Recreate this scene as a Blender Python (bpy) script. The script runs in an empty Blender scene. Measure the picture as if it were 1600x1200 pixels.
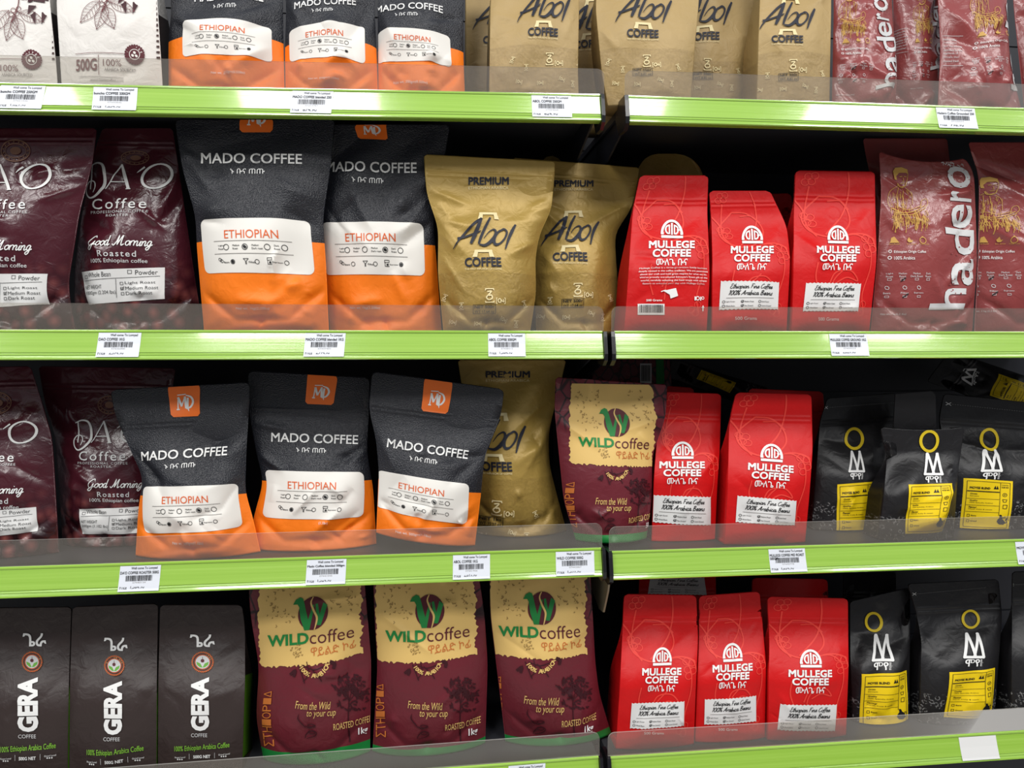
import bpy, bmesh, math, random
import numpy as np
from mathutils import Vector, Matrix

# ------------------------------------------------------------------ camera, world, lights, exposure
SC = bpy.context.scene
COL = SC.collection
F_PX, DIST = 1200.0, 1.15
YAW, PITCH = math.radians(6.3), math.radians(2.9)
cam_d = bpy.data.cameras.new('camera'); cam = bpy.data.objects.new('camera', cam_d); COL.objects.link(cam)
cam_d.sensor_width = 36.0; cam_d.lens = 36.0 * F_PX / 1600.0
cam_d.clip_start = 0.02
cam.location = (0, -DIST, 0)
cam.rotation_euler = (math.pi/2 - PITCH, 0, -YAW)
SC.camera = cam
SC.view_settings.view_transform = 'Standard'; SC.view_settings.look = 'None'
SC.view_settings.gamma = 1.0; SC.view_settings.use_curve_mapping = False
SC.view_settings.exposure = -0.1

w = bpy.data.worlds.new('store'); SC.world = w; w.use_nodes = True
bg = w.node_tree.nodes['Background']; bg.inputs[1].default_value = 1.0        # bright ceiling, dimmer aisle, pale floor
_tc = w.node_tree.nodes.new('ShaderNodeTexCoord'); _sx = w.node_tree.nodes.new('ShaderNodeSeparateXYZ'); _mr = w.node_tree.nodes.new('ShaderNodeMapRange'); _rp = w.node_tree.nodes.new('ShaderNodeValToRGB')
_mr.inputs[1].default_value = -1.0; w.node_tree.links.new(_tc.outputs['Generated'], _sx.inputs[0]); w.node_tree.links.new(_sx.outputs[2], _mr.inputs[0]); w.node_tree.links.new(_mr.outputs[0], _rp.inputs[0]); w.node_tree.links.new(_rp.outputs[0], bg.inputs[0])
_e = _rp.color_ramp.elements; _e[0].position = 0.0; _e[0].color = (0.16, 0.16, 0.16, 1); _e[1].position = 1.0; _e[1].color = (0.62, 0.65, 0.70, 1)
for _p, _c in ((0.46, (0.13, 0.13, 0.14, 1)), (0.56, (0.16, 0.165, 0.175, 1)), (0.70, (0.52, 0.54, 0.58, 1))): _q = _e.new(_p); _q.color = _c

def area(name, loc, sx, sy, power, rot=(0, 0, 0), col=(1, 0.98, 0.95)):
    d = bpy.data.lights.new(name, 'AREA'); d.shape = 'RECTANGLE'; d.size = sx; d.size_y = sy; d.energy = power; d.color = col
    o = bpy.data.objects.new(name, d); COL.objects.link(o); o.location = loc; o.rotation_euler = rot
    return o
for lx in (-2.35, -1.38, -0.40, 0.60, 1.58, 2.55):          # ceiling panels in a row along the aisle
    area('ceiling_panel_light', (lx, -1.14, 1.62), 0.46, 0.50, 12.0)
for lx in (-2.4, -0.8, 0.8, 2.4):                            # next row of panels, behind the photographer
    area('ceiling_panel_light', (lx, -2.0, 1.62), 0.6, 0.5, 19.0)

RX = Matrix.Rotation(-YAW, 3, 'Z') @ Matrix.Rotation(math.pi/2 - PITCH, 3, 'X')
RM = np.array(RX); CP = np.array([0.0, -DIST, 0.0])
def rays(px, py):
    px = np.asarray(px, float); py = np.asarray(py, float)
    d = np.stack([(px-800)/F_PX, (600-py)/F_PX, -np.ones_like(px)], -1)
    return d @ RM.T
def at(px, py, y):
    """point of the ray through a photo pixel on the vertical plane at depth y"""
    d = rays(px, py); k = (np.asarray(y) + DIST) / d[..., 1]
    return CP + d * k[..., None]
def proj(P):
    q = (P - CP) @ RM
    return 800 + F_PX*q[..., 0]/-q[..., 2], 600 - F_PX*q[..., 1]/-q[..., 2]

# ------------------------------------------------------------------ object helpers
def meta(o, label=None, cat=None, group=None, kind=None):
    if label: o['label'] = label
    if cat: o['category'] = cat
    if group: o['group'] = group
    if kind: o['kind'] = kind
    return o
def empty(name, loc):
    o = bpy.data.objects.new(name, None); COL.objects.link(o); o.location = [float(c) for c in loc]; o.empty_display_size = 0.02
    return o
def mesh_obj(name, verts, faces, mats, mi=None, parent=None, smooth=False, normals=None, uv=None):
    me = bpy.data.meshes.new(name)
    me.from_pydata([tuple(map(float, v)) for v in verts], [], faces)
    for m in (mats if isinstance(mats, (list, tuple)) else [mats]): me.materials.append(m)
    if mi is not None: me.polygons.foreach_set('material_index', np.asarray(mi, dtype=np.int32))
    if smooth: me.polygons.foreach_set('use_smooth', np.ones(len(faces), dtype=bool))
    if uv is not None:
        l = me.uv_layers.new(name='UVMap'); idx = np.zeros(len(me.loops), dtype=np.int32); me.loops.foreach_get('vertex_index', idx)
        l.data.foreach_set('uv', np.asarray(uv, dtype=np.float32)[idx].ravel())
    me.update()
    if normals is not None: me.normals_split_custom_set_from_vertices([tuple(map(float, n)) for n in normals])
    o = bpy.data.objects.new(name, me); COL.objects.link(o)
    if parent is not None: o.parent = parent
    return o
def box_vf(x0, x1, y0, y1, z0, z1):
    v = [(x, y, z) for x in (x0, x1) for y in (y0, y1) for z in (z0, z1)]
    f = [(0, 1, 3, 2), (4, 6, 7, 5), (0, 4, 5, 1), (2, 3, 7, 6), (0, 2, 6, 4), (1, 5, 7, 3)]
    return v, f

# ------------------------------------------------------------------ materials
def lin(c):
    c = np.asarray(c, float)/255.0
    return tuple(np.where(c <= 0.04045, c/12.92, ((c+0.055)/1.055)**2.4)) + (1.0,)
class N:
    def __init__(s, name):
        s.m = bpy.data.materials.new(name); s.m.use_nodes = True; s.t = s.m.node_tree
        s.p = s.t.nodes['Principled BSDF']
    def n(s, typ, **kw):
        nd = s.t.nodes.new(typ)
        for k, v in kw.items():
            if k in nd.inputs: nd.inputs[k].default_value = v
            else: setattr(nd, k, v)
        return nd
    def l(s, a, b): s.t.links.new(a, b)
    def obj(s, scale=(1, 1, 1), uv=False):
        tc = s.n('ShaderNodeTexCoord'); mp = s.n('ShaderNodeMapping'); mp.inputs['Scale'].default_value = scale
        s.l(tc.outputs['UV' if uv else 'Object'], mp.inputs[0]); return mp.outputs[0]
    def ramp(s, fac, stops):
        r = s.n('ShaderNodeValToRGB'); e = r.color_ramp.elements
        while len(e) < len(stops): e.new(0.5)
        for el, (p, c) in zip(e, stops): el.position = p; el.color = c if len(c) == 4 else tuple(c)+(1,)
        s.l(fac, r.inputs[0]); return r.outputs[0]
    def mix(s, fac, a, b, mode='MIX'):
        m = s.n('ShaderNodeMix'); m.data_type = 'RGBA'; m.blend_type = mode
        for i, v in ((0, fac), (6, a), (7, b)):
            if isinstance(v, (int, float, tuple)): m.inputs[i].default_value = v
            else: s.l(v, m.inputs[i])
        return m.outputs[2]
    def math(s, op, a, b=0.0):
        m = s.n('ShaderNodeMath'); m.operation = op
        for i, v in ((0, a), (1, b)):
            if isinstance(v, (int, float)): m.inputs[i].default_value = v
            else: s.l(v, m.inputs[i])
        return m.outputs[0]
    def bump(s, h, strength, dist):
        b = s.n('ShaderNodeBump'); b.inputs['Strength'].default_value = strength; b.inputs['Distance'].default_value = dist
        s.l(h, b.inputs['Height']); s.l(b.outputs[0], s.p.inputs['Normal'])
def film(name, rgb, rough=0.45, grain=0.0, gscale=600, metal=0.0, spec=0.5, var=0.06, crinkle=0.0, pattern=None):
    """printed packaging film: slight mottling, a soft crinkle bump and an optional fine grain"""
    k = N(name); c = lin(rgb); v = k.obj()
    nz = k.n('ShaderNodeTexNoise', Scale=38.0, Detail=3.0); k.l(v, nz.inputs['Vector'])
    col = k.mix(nz.outputs[0], tuple(x*(1-var) for x in c[:3])+(1,), tuple(min(1, x*(1+var)) for x in c[:3])+(1,))
    if pattern: col = pattern(k, col)
    k.l(col, k.p.inputs['Base Color'])
    k.p.inputs['Roughness'].default_value = rough; k.p.inputs['Metallic'].default_value = metal
    k.p.inputs['Specular IOR Level'].default_value = spec
    h = None
    if grain:
        g = k.n('ShaderNodeTexNoise', Scale=gscale, Detail=1.5); k.l(v, g.inputs['Vector']); h = k.math('MULTIPLY', g.outputs[0], grain)
    if crinkle:
        g2 = k.n('ShaderNodeTexNoise', Scale=55.0, Detail=4.0, Distortion=0.8); k.l(v, g2.inputs['Vector'])
        h2 = k.math('MULTIPLY', g2.outputs[0], crinkle); h = h2 if h is None else k.math('ADD', h, h2)
    if h is not None: k.bump(h, 1.0, 1.0)
    return k.m
def uvmask(k, lo, hi, axis=1):
    """0..1 over a band of the bag's height (1 = top)"""
    s = k.n('ShaderNodeSeparateXYZ'); k.l(k.obj(uv=True), s.inputs[0])
    return k.ramp(s.outputs[axis], [(lo, (0, 0, 0)), (hi, (1, 1, 1))])
def pat_beans(k, col):                                         # printed coffee beans towards the foot of the bag
    v = k.obj((1, 0.3, 0.8)); vo = k.n('ShaderNodeTexVoronoi', Scale=62.0); k.l(v, vo.inputs['Vector'])
    c = k.ramp(vo.outputs['Distance'], [(0.0, lin((150, 84, 78))), (0.35, lin((98, 48, 50))), (0.62, lin((40, 14, 20)))])
    return k.mix(uvmask(k, 0.10, 0.36), c, col)
def pat_shoulder(k, col):                                      # dark bean outlines printed on the shoulders
    vo = k.n('ShaderNodeTexVoronoi', Scale=55.0, feature='DISTANCE_TO_EDGE'); k.l(k.obj((1, 0.3, 0.7)), vo.inputs['Vector'])
    c = k.mix(k.ramp(vo.outputs['Distance'], [(0.03, (0, 0, 0)), (0.09, (1, 1, 1))]), lin((38, 12, 18)), col)
    return k.mix(uvmask(k, 0.66, 0.72), col, c)
def pat_band(k, col):                                          # tone-on-tone printed words across the lower third
    b = k.n('ShaderNodeTexBrick', Scale=34.0); b.inputs['Color1'].default_value = (1, 1, 1, 1); b.inputs['Color2'].default_value = (0.3, 0.3, 0.3, 1); b.inputs['Mortar'].default_value = (1, 1, 1, 1)
    s = k.n('ShaderNodeSeparateXYZ'); k.l(k.obj(), s.inputs[0]); cb = k.n('ShaderNodeCombineXYZ'); k.l(s.outputs[0], cb.inputs[0]); k.l(s.outputs[2], cb.inputs[1])
    k.l(cb.outputs[0], b.inputs['Vector'])
    nz = k.n('ShaderNodeTexNoise', Scale=260.0); k.l(k.obj(), nz.inputs['Vector'])
    f = k.math('MULTIPLY', b.outputs[0], k.ramp(nz.outputs[0], [(0.42, (0, 0, 0)), (0.55, (1, 1, 1))]))
    dk = k.mix(0.26, col, lin((92, 70, 30)))
    lo = k.mix(f, dk, k.mix(0.10, col, lin((92, 70, 30))))
    return k.mix(uvmask(k, 0.325, 0.33), lo, col)
def pat_doodle(k, col):                                        # small white outline doodles near the foot
    vo = k.n('ShaderNodeTexVoronoi', Scale=120.0); k.l(k.obj((1, 0.2, 1)), vo.inputs['Vector'])
    f = k.ramp(vo.outputs['Distance'], [(0.27, (0, 0, 0)), (0.33, (1, 1, 1)), (0.43, (1, 1, 1)), (0.49, (0, 0, 0))])
    nz = k.n('ShaderNodeTexNoise', Scale=330.0); k.l(k.obj(), nz.inputs['Vector'])
    f = k.math('MULTIPLY', f, k.ramp(nz.outputs[0], [(0.45, (0, 0, 0)), (0.56, (1, 1, 1))]))
    return k.mix(uvmask(k, 0.20, 0.215), k.mix(f, col, lin((122, 122, 122))), col)

M = dict(
    mado_black=film('grained_black_film', (26, 28, 36), 0.38, grain=0.0015, gscale=560, spec=0.55),
    mado_orange=film('matte_orange_film', (250, 126, 22), 0.48, spec=0.35, crinkle=0.0012),
    mado_tab=film('orange_tab_film', (246, 116, 32), 0.45),
    gold=film('gold_kraft_film', (170, 141, 70), 0.42, metal=0.16, crinkle=0.0016, pattern=pat_band),
    tan=film('tan_kraft_film', (172, 145, 92), 0.5, metal=0.05, crinkle=0.0014, pattern=pat_band),
    red=film('red_film', (203, 20, 22), 0.42, spec=0.25, crinkle=0.0010),
    maroon=film('glossy_maroon_film', (72, 26, 36), 0.22, spec=0.6, crinkle=0.0014, pattern=pat_beans),
    wine=film('wine_film', (104, 34, 44), 0.36, spec=0.4, crinkle=0.0012, pattern=pat_shoulder),
    green=film('green_film', (24, 128, 56), 0.4),
    apple=film('apple_green_film', (96, 150, 34), 0.4),
    black=film('soft_black_film', (27, 26, 28), 0.40, spec=0.4, crinkle=0.0012, pattern=pat_doodle),
    plainblack=film('plain_black_film', (27, 26, 28), 0.40, spec=0.4, crinkle=0.001),
    brown=film('dark_brown_film', (52, 41, 39), 0.46, spec=0.45, crinkle=0.0016),
    rose=film('glossy_rose_brown_film', (142, 65, 64), 0.22, spec=0.6, crinkle=0.0014),
    white=film('white_paper_film', (226, 222, 216), 0.5, crinkle=0.0018),
)
def ink(name, rgb, rough=0.5, spec=0.3):
    k = N(name); k.p.inputs['Base Color'].default_value = lin(rgb); k.p.inputs['Roughness'].default_value = rough; k.p.inputs['Specular IOR Level'].default_value = spec
    return k.m
I = {n: ink('ink_'+n, c) for n, c in dict(
    white=(236, 236, 234), cream=(230, 214, 164), paper=(232, 229, 222), label=(224, 224, 222), black=(26, 26, 28), navy=(34, 36, 48), orange=(222, 98, 36),
    grey=(128, 124, 120), yellow=(240, 206, 20), ring=(214, 186, 34), green=(30, 128, 60), leaf=(104, 168, 60), maroon=(88, 28, 38), darkwine=(58, 18, 26),
    tan=(222, 184, 112), kraft=(222, 186, 112), rust=(196, 112, 52), coral=(226, 60, 50), gold=(200, 156, 78), brass=(120, 86, 70), sepia=(104, 56, 58), brown=(64, 36, 32), stain=(160, 130, 74), emboss=(150, 124, 62), silver=(206, 206, 206), lime=(128, 186, 62), doodle=(120, 120, 120)).items()}
# ------------------------------------------------------------------ flat artwork: shapes drawn in pixels of their own frame
_tx = {}
def text_mesh(s, bold=0.0, shear=0.0, space=1.0):
    if bold > 0 and 'M' in s:                                  # thicken by overlaying shifted copies
        v, f = text_mesh(s, 0.0, shear, space); V, F = [], []
        for dx, dy in ((-1, -1), (1, -1), (1, 1), (-1, 1), (0, 0)): F += [tuple(i+len(V)*len(v) for i in q) for q in f]; V.append(v+bold*np.array([dx, dy]))
        return np.vstack(V), F
    key = (s, bold, shear, space)
    if key not in _tx:
        c = bpy.data.curves.new('t', 'FONT'); c.body = s; c.resolution_u = 3; c.offset = bold; c.shear = shear; c.space_character = space; c.fill_mode = 'FRONT'
        o = bpy.data.objects.new('t', c); COL.objects.link(o)
        me = bpy.data.meshes.new_from_object(o.evaluated_get(bpy.context.evaluated_depsgraph_get()))
        v = np.array([x.co[:2] for x in me.vertices]) if len(me.vertices) else np.zeros((0, 2))
        _tx[key] = (v, [tuple(p.vertices) for p in me.polygons])
        bpy.data.objects.remove(o); bpy.data.curves.remove(c); bpy.data.meshes.remove(me)
    return _tx[key]
def smooth_line(p, n=6, closed=False):
    p = np.asarray(p, float)
    if len(p) < 3: return p
    q = np.vstack([p[-1:], p, p[:2]]) if closed else np.vstack([2*p[0]-p[1], p, 2*p[-1]-p[-2]])
    out = []
    for i in range(1, len(q)-2):
        a, b, c, d = q[i-1:i+3]
        for k in range(n):
            t = k/n; out.append(0.5*((2*b)+(c-a)*t+(2*a-5*b+4*c-d)*t*t+(3*b-a-3*c+d)*t**3))
    if not closed: out.append(p[-1])
    return np.array(out)
class Art:
    """collects shapes in two buckets: the panel (a patch or label) and the ink on it"""
    def __init__(s, x0, y0, x1, y1, part, step=10.0):
        s.fr = (x0, y0, x1, y1); s.part = part; s.step = step; s.b = {0: [], 1: []}
    def raw(s, v, f, mat, panel=False, layer=0): s.b[0 if panel else 1].append((np.asarray(v, float).reshape(-1, 2), f, mat, layer)); return s
    def poly(s, p, mat, panel=False, layer=0): return s.raw(p, [tuple(range(len(p)))], mat, panel, layer)
    def rect(s, x0, y0, x1, y1, mat, panel=False, layer=0): return s.poly([(x0, y0), (x1, y0), (x1, y1), (x0, y1)], mat, panel, layer)
    def rrect(s, x0, y0, x1, y1, r, mat, panel=False, layer=0):
        p = []
        for cx, cy, a0 in ((x1-r, y0+r, -90), (x1-r, y1-r, 0), (x0+r, y1-r, 90), (x0+r, y0+r, 180)):
            for k in range(6): a = math.radians(a0+18*k); p.append((cx+r*math.cos(a), cy+r*math.sin(a)))
        return s.poly(p, mat, panel, layer)
    def disc(s, cx, cy, rx, mat, ry=None, layer=0, n=20, rot=0.0, panel=False):
        ry = ry or rx; c, q = math.cos(rot), math.sin(rot)
        return s.poly([(cx+rx*math.cos(a)*c-ry*math.sin(a)*q, cy+rx*math.cos(a)*q+ry*math.sin(a)*c) for a in np.linspace(0, 2*math.pi, n, endpoint=False)], mat, panel, layer)
    def ring(s, cx, cy, rx, wd, mat, ry=None, layer=0, n=20, rot=0.0):
        ry = ry or rx; c, q = math.cos(rot), math.sin(rot)
        p = [(cx+rx*math.cos(a)*c-ry*math.sin(a)*q, cy+rx*math.cos(a)*q+ry*math.sin(a)*c) for a in np.linspace(0, 2*math.pi, n, endpoint=False)]
        return s.line(p, wd, mat, closed=True, sm=0, layer=layer)
    def line(s, p, wd, mat, closed=False, sm=6, layer=0):
        """a pen stroke; wd is one width or a width at each given point"""
        if not sm and len(p) > 2 and len(p) <= 10 and np.isscalar(wd) or (not sm and not np.isscalar(wd) and len(p) <= 10):   # sharp corners: a bar for each side
            q = [np.array(a, float) for a in p]; q = q+[q[0]] if closed else q; wl = [float(wd)]*len(q) if np.isscalar(wd) else list(wd)+[wd[0]]
            for a, b, wa, wb in zip(q[:-1], q[1:], wl[:-1], wl[1:]):
                e = (b-a)/max(np.linalg.norm(b-a), 1e-6); m = np.array([-e[1], e[0]]); a2, b2 = a-e*wa*.42, b+e*wb*.42
                s.poly([a2+m*wa/2, b2+m*wb/2, b2-m*wb/2, a2-m*wa/2], mat, False, layer)
            return s
        p = np.asarray(p, float); ws = np.full(len(p), float(wd)) if np.isscalar(wd) else np.asarray(wd, float)
        if sm:
            q = smooth_line(p, sm, closed); m = len(q)
            ws = np.interp(np.linspace(0, len(p)-(0 if closed else 1), m, endpoint=not closed), np.arange(len(p)+(1 if closed else 0)), np.append(ws, ws[0]) if closed else ws)
            p = q
        m = len(p)
        d = (np.roll(p, -1, 0)-np.roll(p, 1, 0)) if closed else np.gradient(p, axis=0)
        d /= np.maximum(np.linalg.norm(d, axis=1), 1e-6)[:, None]; nn = np.stack([-d[:, 1], d[:, 0]], 1)*ws[:, None]/2
        v = np.vstack([p+nn, p-nn]); k = range(m if closed else m-1)
        return s.raw(v, [(i, (i+1) % m, m+(i+1) % m, m+i) for i in k], mat, False, layer)
    def text(s, t, x0, y0, x1, y1, mat, bold=0.0, shear=0.0, space=1.0, up=False, layer=0, slope=0.0):
        """lettering fitted to a box; up = reads from bottom to top"""
        v, f = text_mesh(t, bold, shear, space)
        if not len(v): return s
        a, b = v.min(0), v.max(0); q = (v-a)/np.maximum(b-a, 1e-6)
        if up: w = np.stack([x1-(1-q[:, 1])*(x1-x0), y1-q[:, 0]*(y1-y0)], 1); w[:, 0] = x0+(1-q[:, 1])*(x1-x0)
        else: w = np.stack([x0+q[:, 0]*(x1-x0), y1-q[:, 1]*(y1-y0)+slope*(q[:, 0]-0.5)], 1)
        return s.raw(w, f, mat, False, layer)
    def arc_text(s, t, cx, cy, r, a0, a1, h, mat, bold=0.02, inside=True):
        n = len(t)
        for i, ch in enumerate(t):
            if ch == ' ': continue
            v, f = text_mesh(ch, bold); lo, hi = v.min(0), v.max(0); q = (v-(lo+hi)/2)*(h/0.72)
            a = math.radians(a0+(a1-a0)*i/(n-1)); rot = a-math.pi/2 if inside else a+math.pi/2
            c, sn = math.cos(rot), math.sin(rot); x, y = q[:, 0], -q[:, 1]
            s.raw(np.stack([cx+r*math.cos(a)+x*c-y*sn, cy+r*math.sin(a)+x*sn+y*c], 1), f, mat)
        return s
    def script(s, t, x0, y0, x1, y1, mat, wd, layer=0):
        """flowing pen lettering from single strokes; the box spans baseline to cap height"""
        adv, segs = 0.0, []
        for ch in t:
            if ch == ' ': adv += 0.55; continue
            g = PEN.get(ch)
            if not g: continue
            for st in g[1]: segs.append(np.array([(adv+px+0.28*py, py) for px, py in st]))
            adv += g[0]
        for q in segs:
            w = np.stack([x0+q[:, 0]/adv*(x1-x0), y1-q[:, 1]/2.0*(y1-y0)], 1); s.line(w, wd, mat, sm=3, layer=layer)
        return s
    def barcode(s, x0, y0, x1, y1, mat, seed=1, n=34):
        r = random.Random(seed); x = x0; u = (x1-x0)/n/1.5
        while x < x1-u:
            wd = u*r.choice((0.6, 0.6, 1.1, 1.6)); s.rect(x, y0, min(x+wd, x1), y1, mat); x += wd+u*r.choice((0.6, 0.9, 1.3))
        return s
    def done(s):
        x0, y0, x1, y1 = s.fr; out = {}
        for bk, items in s.b.items():
            if not items: continue
            bm = bmesh.new(); mats = []; lay = bm.faces.layers.int.new('lay')
            for v, f, mat, layer in items:
                if mat not in mats: mats.append(mat)
                bv = [bm.verts.new((p[0], p[1], 0.0)) for p in v]
                for fa in f:
                    try: fc = bm.faces.new([bv[i] for i in fa])
                    except ValueError: continue
                    fc.material_index = mats.index(mat); fc[lay] = layer
            allv = np.array([v.co[:2] for v in bm.verts]); lo, hi = allv.min(0), allv.max(0)
            for ax in (0, 1):
                k = math.floor(lo[ax]/s.step)*s.step+s.step
                while k < hi[ax]:
                    co = (k, 0, 0) if ax == 0 else (0, k, 0); no = (1, 0, 0) if ax == 0 else (0, 1, 0)
                    bmesh.ops.bisect_plane(bm, geom=bm.verts[:]+bm.edges[:]+bm.faces[:], dist=1e-4, plane_co=co, plane_no=no); k += s.step
            bmesh.ops.triangulate(bm, faces=bm.faces[:])
            bm.verts.index_update(); vl = np.zeros(len(bm.verts))
            F, mi = [], []
            for fc in bm.faces:
                ids = [v.index for v in fc.verts]
                a, b, c = [fc.verts[i].co for i in range(3)]
                if (b.x-a.x)*(c.y-a.y)-(b.y-a.y)*(c.x-a.x) > 0: ids.reverse()      # y runs down: face the viewer
                F.append(tuple(ids)); mi.append(fc.material_index)
                for i in ids: vl[i] = max(vl[i], fc[lay])
            V = np.array([((v.co.x-x0)/(x1-x0), (v.co.y-y0)/(y1-y0)) for v in bm.verts]); bm.free()
            out[bk] = (V, F, mats, mi, vl)
        s.out = out; return s
PEN = {
 'o': (.85, [[(.55, .95), (.15, .8), (.05, .35), (.3, .02), (.62, .25), (.66, .75), (.45, .98), (.6, .8), (.9, .78)]]),
 'e': (.75, [[(.0, .3), (.4, .5), (.55, .8), (.35, 1.), (.1, .7), (.1, .2), (.35, .0), (.8, .3)]]),
 'i': (.45, [[(.0, .4), (.18, .95), (.1, .2), (.2, .0), (.5, .3)], [(.2, 1.4), (.24, 1.5)]]),
 't': (.5, [[(.2, 1.8), (.1, .4), (.2, .0), (.5, .25)], [(-.1, 1.15), (.5, 1.2)]]),
 'h': (.8, [[(.1, 2.), (.05, 1.), (.0, .0)], [(.0, .5), (.3, .95), (.5, .8), (.45, .2), (.6, .0), (.85, .3)]]),
 'p': (.8, [[(.1, 1.), (.0, -.7)], [(.05, .7), (.35, 1.), (.6, .7), (.5, .2), (.25, .0), (.05, .2)]]),
 'a': (.85, [[(.6, .9), (.25, 1.), (.02, .5), (.15, .05), (.45, .2), (.6, .9), (.55, .2), (.7, .0), (.95, .3)]]),
 'n': (.85, [[(.0, .95), (.0, .0)], [(.0, .5), (.3, .95), (.5, .8), (.47, .2), (.6, .0), (.9, .3)]]),
 'r': (.6, [[(.0, .95), (.02, .0)], [(.02, .5), (.25, .95), (.6, .9)]]),
 'c': (.7, [[(.5, .85), (.25, 1.), (.03, .5), (.25, .0), (.7, .25)]]),
 's': (.65, [[(.5, .9), (.2, .95), (.2, .6), (.45, .3), (.3, .0), (.0, .1)]]),
 'f': (.5, [[(.55, 1.9), (.3, 1.95), (.15, 1.2), (.0, -.5)], [(-.1, .95), (.5, 1.)]]),
 'd': (.9, [[(.6, .9), (.25, 1.), (.02, .5), (.15, .05), (.45, .2), (.6, .9)], [(.7, 2.), (.58, .2), (.7, .0), (.95, .3)]]),
 'b': (.8, [[(.1, 2.), (.0, .1), (.3, .0), (.55, .4), (.4, .9), (.1, .6)]]),
 'g': (.85, [[(.6, .9), (.25, 1.), (.02, .5), (.15, .05), (.45, .2), (.6, .9), (.5, -.4), (.2, -.8), (.0, -.4), (.9, .3)]]),
 'E': (1.05, [[(.8, 1.8), (.4, 2.), (.2, 1.6), (.5, 1.1), (.1, .7), (.2, .1), (.6, .0), (.95, .3)]]),
 'F': (1.0, [[(.3, 1.9), (.15, .0)], [(.0, 1.8), (.5, 1.95), (1., 1.95)], [(.1, 1.), (.7, 1.05)]]),
 'C': (1.1, [[(.95, 1.7), (.7, 2.), (.2, 1.5), (.05, .6), (.4, .0), (1., .4)]]),
 'A': (1.2, [[(-.1, .0), (.4, 1.), (.75, 2.), (.8, 1.), (.85, .0)], [(.15, .7), (.9, .75)]]),
 'B': (1.1, [[(.2, 1.9), (.1, .0)], [(.0, 1.8), (.6, 2.), (.7, 1.4), (.2, 1.), (.8, .8), (.7, .1), (.1, .0)]]),
 'G': (1.4, [[(1.05, 1.6), (.9, 2.), (.3, 1.6), (.0, .7), (.3, .0), (.8, .3), (1., 1.0), (.95, .2), (.5, -.7), (.0, -.5), (.6, .1), (1.5, .3)]]),
 'M': (1.7, [[(-.5, .3), (-.2, .0), (.2, .8), (.4, 2.), (.4, .8), (.4, .1)], [(.4, .1), (.75, 1.2), (1.05, 2.), (1., .8), (1.1, .0), (1.5, .3)]]),
 '1': (.55, [[(.0, 1.6), (.3, 2.), (.2, .0)]]), '0': (.9, [[(.5, 2.), (.1, 1.5), (.1, .5), (.4, .0), (.7, .5), (.7, 1.5), (.5, 2.)]]),
 '%': (1.1, [[(.9, 2.), (.0, .0)], [(.2, 2.), (.0, 1.6), (.2, 1.2), (.4, 1.6), (.2, 2.)], [(.8, .8), (.6, .4), (.8, .0), (1., .4), (.8, .8)]]),
}
# ------------------------------------------------------------------ artwork of each kind of bag (drawn once, laid on many bags)
_art = {}
def art(fn, *a):
    key = (fn.__name__,)+a
    if key not in _art: _art[key] = fn(*a).done()
    return _art[key]

# -- black and orange pouches
def mado_name():
    A = Art(855, 375, 1298, 480, 'brand_name', 12)
    A.text('MADO COFFEE', 855, 378, 1298, 428, 'white', 0.012)
    return A.text('ኑ ቡና ጠጡ', 985, 454, 1135, 479, 'white', 0.004)
def mado_label(m1, m2):
    A = Art(815, 565, 1325, 808, 'label', 9)
    A.rrect(815, 565, 1325, 808, 28, 'paper', True)
    A.text('ETHIOPIAN', 935, 618, 1185, 656, 'orange', 0.0)
    for y in (667, 724): A.line([(880, y), (1240, y)], 2.2, 'grey', sm=0)
    for i, (w1, w2, tx, rx) in enumerate((('Light', 'Roast', 902, 941), ('Medium', 'Roast', 973, 1031), ('Medium', 'Dark roast', 1063, 1132), ('Dark', 'Roast', 1162, 1206))):
        A.text(w1, tx, 684, tx+5.4*len(w1), 692, 'black', 0.01); A.text(w2, tx, 698, tx+5.0*len(w2), 706, 'black', 0.01)
        A.ring(rx, 695, 12.5, 2.8, 'black')
        if i == m1: A.disc(rx, 695, 9, 'black', 6.5, layer=1, rot=0.5)
    for i, (w1, tx, rx) in enumerate((('Beans', 925, 968), ('Filter', 1043, 1080), ('Espresso', 1150, 1207))):
        A.text(w1, tx, 758, tx+5.2*len(w1), 766, 'black', 0.01); A.ring(rx, 760, 9.5, 2.4, 'black')
        if i == m2: A.disc(rx, 760, 7, 'black', layer=1)
    A.ring(906, 750, 8, 2.4, 'black', 6, rot=0.7).ring(914, 756, 8, 2.4, 'black', 6, rot=0.7)
    A.line([(1019, 747), (1042, 747), (1032, 758), (1032, 770), (1028, 770), (1028, 758)], 2.4, 'black', True, 0)
    A.line([(1126, 742), (1148, 742), (1148, 752), (1126, 752)], 2.4, 'black', True, 0).line([(1128, 752), (1128, 770), (1148, 770)], 2.4, 'black', sm=0).rect(1135, 758, 1145, 766, 'black')
    return A
def mado_tab():
    A = Art(1027, 78, 1182, 238, 'seal_tab', 6)
    A.poly([(1027, 78), (1182, 78), (1182, 226), (1170, 238), (1039, 238), (1027, 226)], 'mado_tab', True)
    A.line([(1062, 204), (1078, 204)], 6, 'white', sm=0).line([(1070, 202), (1073, 148)], 6, 'white', sm=0).line([(1073, 148), (1090, 190)], 11, 'white', sm=0).line([(1090, 190), (1107, 146)], 6, 'white', sm=0).line([(1107, 146), (1112, 200)], 11, 'white', sm=0)
    A.line([(1112, 140), (1138, 150), (1148, 172), (1136, 194), (1112, 202)], [4, 9, 11, 9, 4], 'white')
    A.line([(1122, 152), (1120, 190), (1126, 214)], [10, 12, 2], 'white').line([(1070, 138), (1112, 136)], 4, 'white', sm=0)
    return A
def small_line(s, mat='white'):
    return Art(0, 0, 100, 8, 'weight_line', 10).text(s, 0, 0, 100, 8, mat, 0.0)

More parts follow.
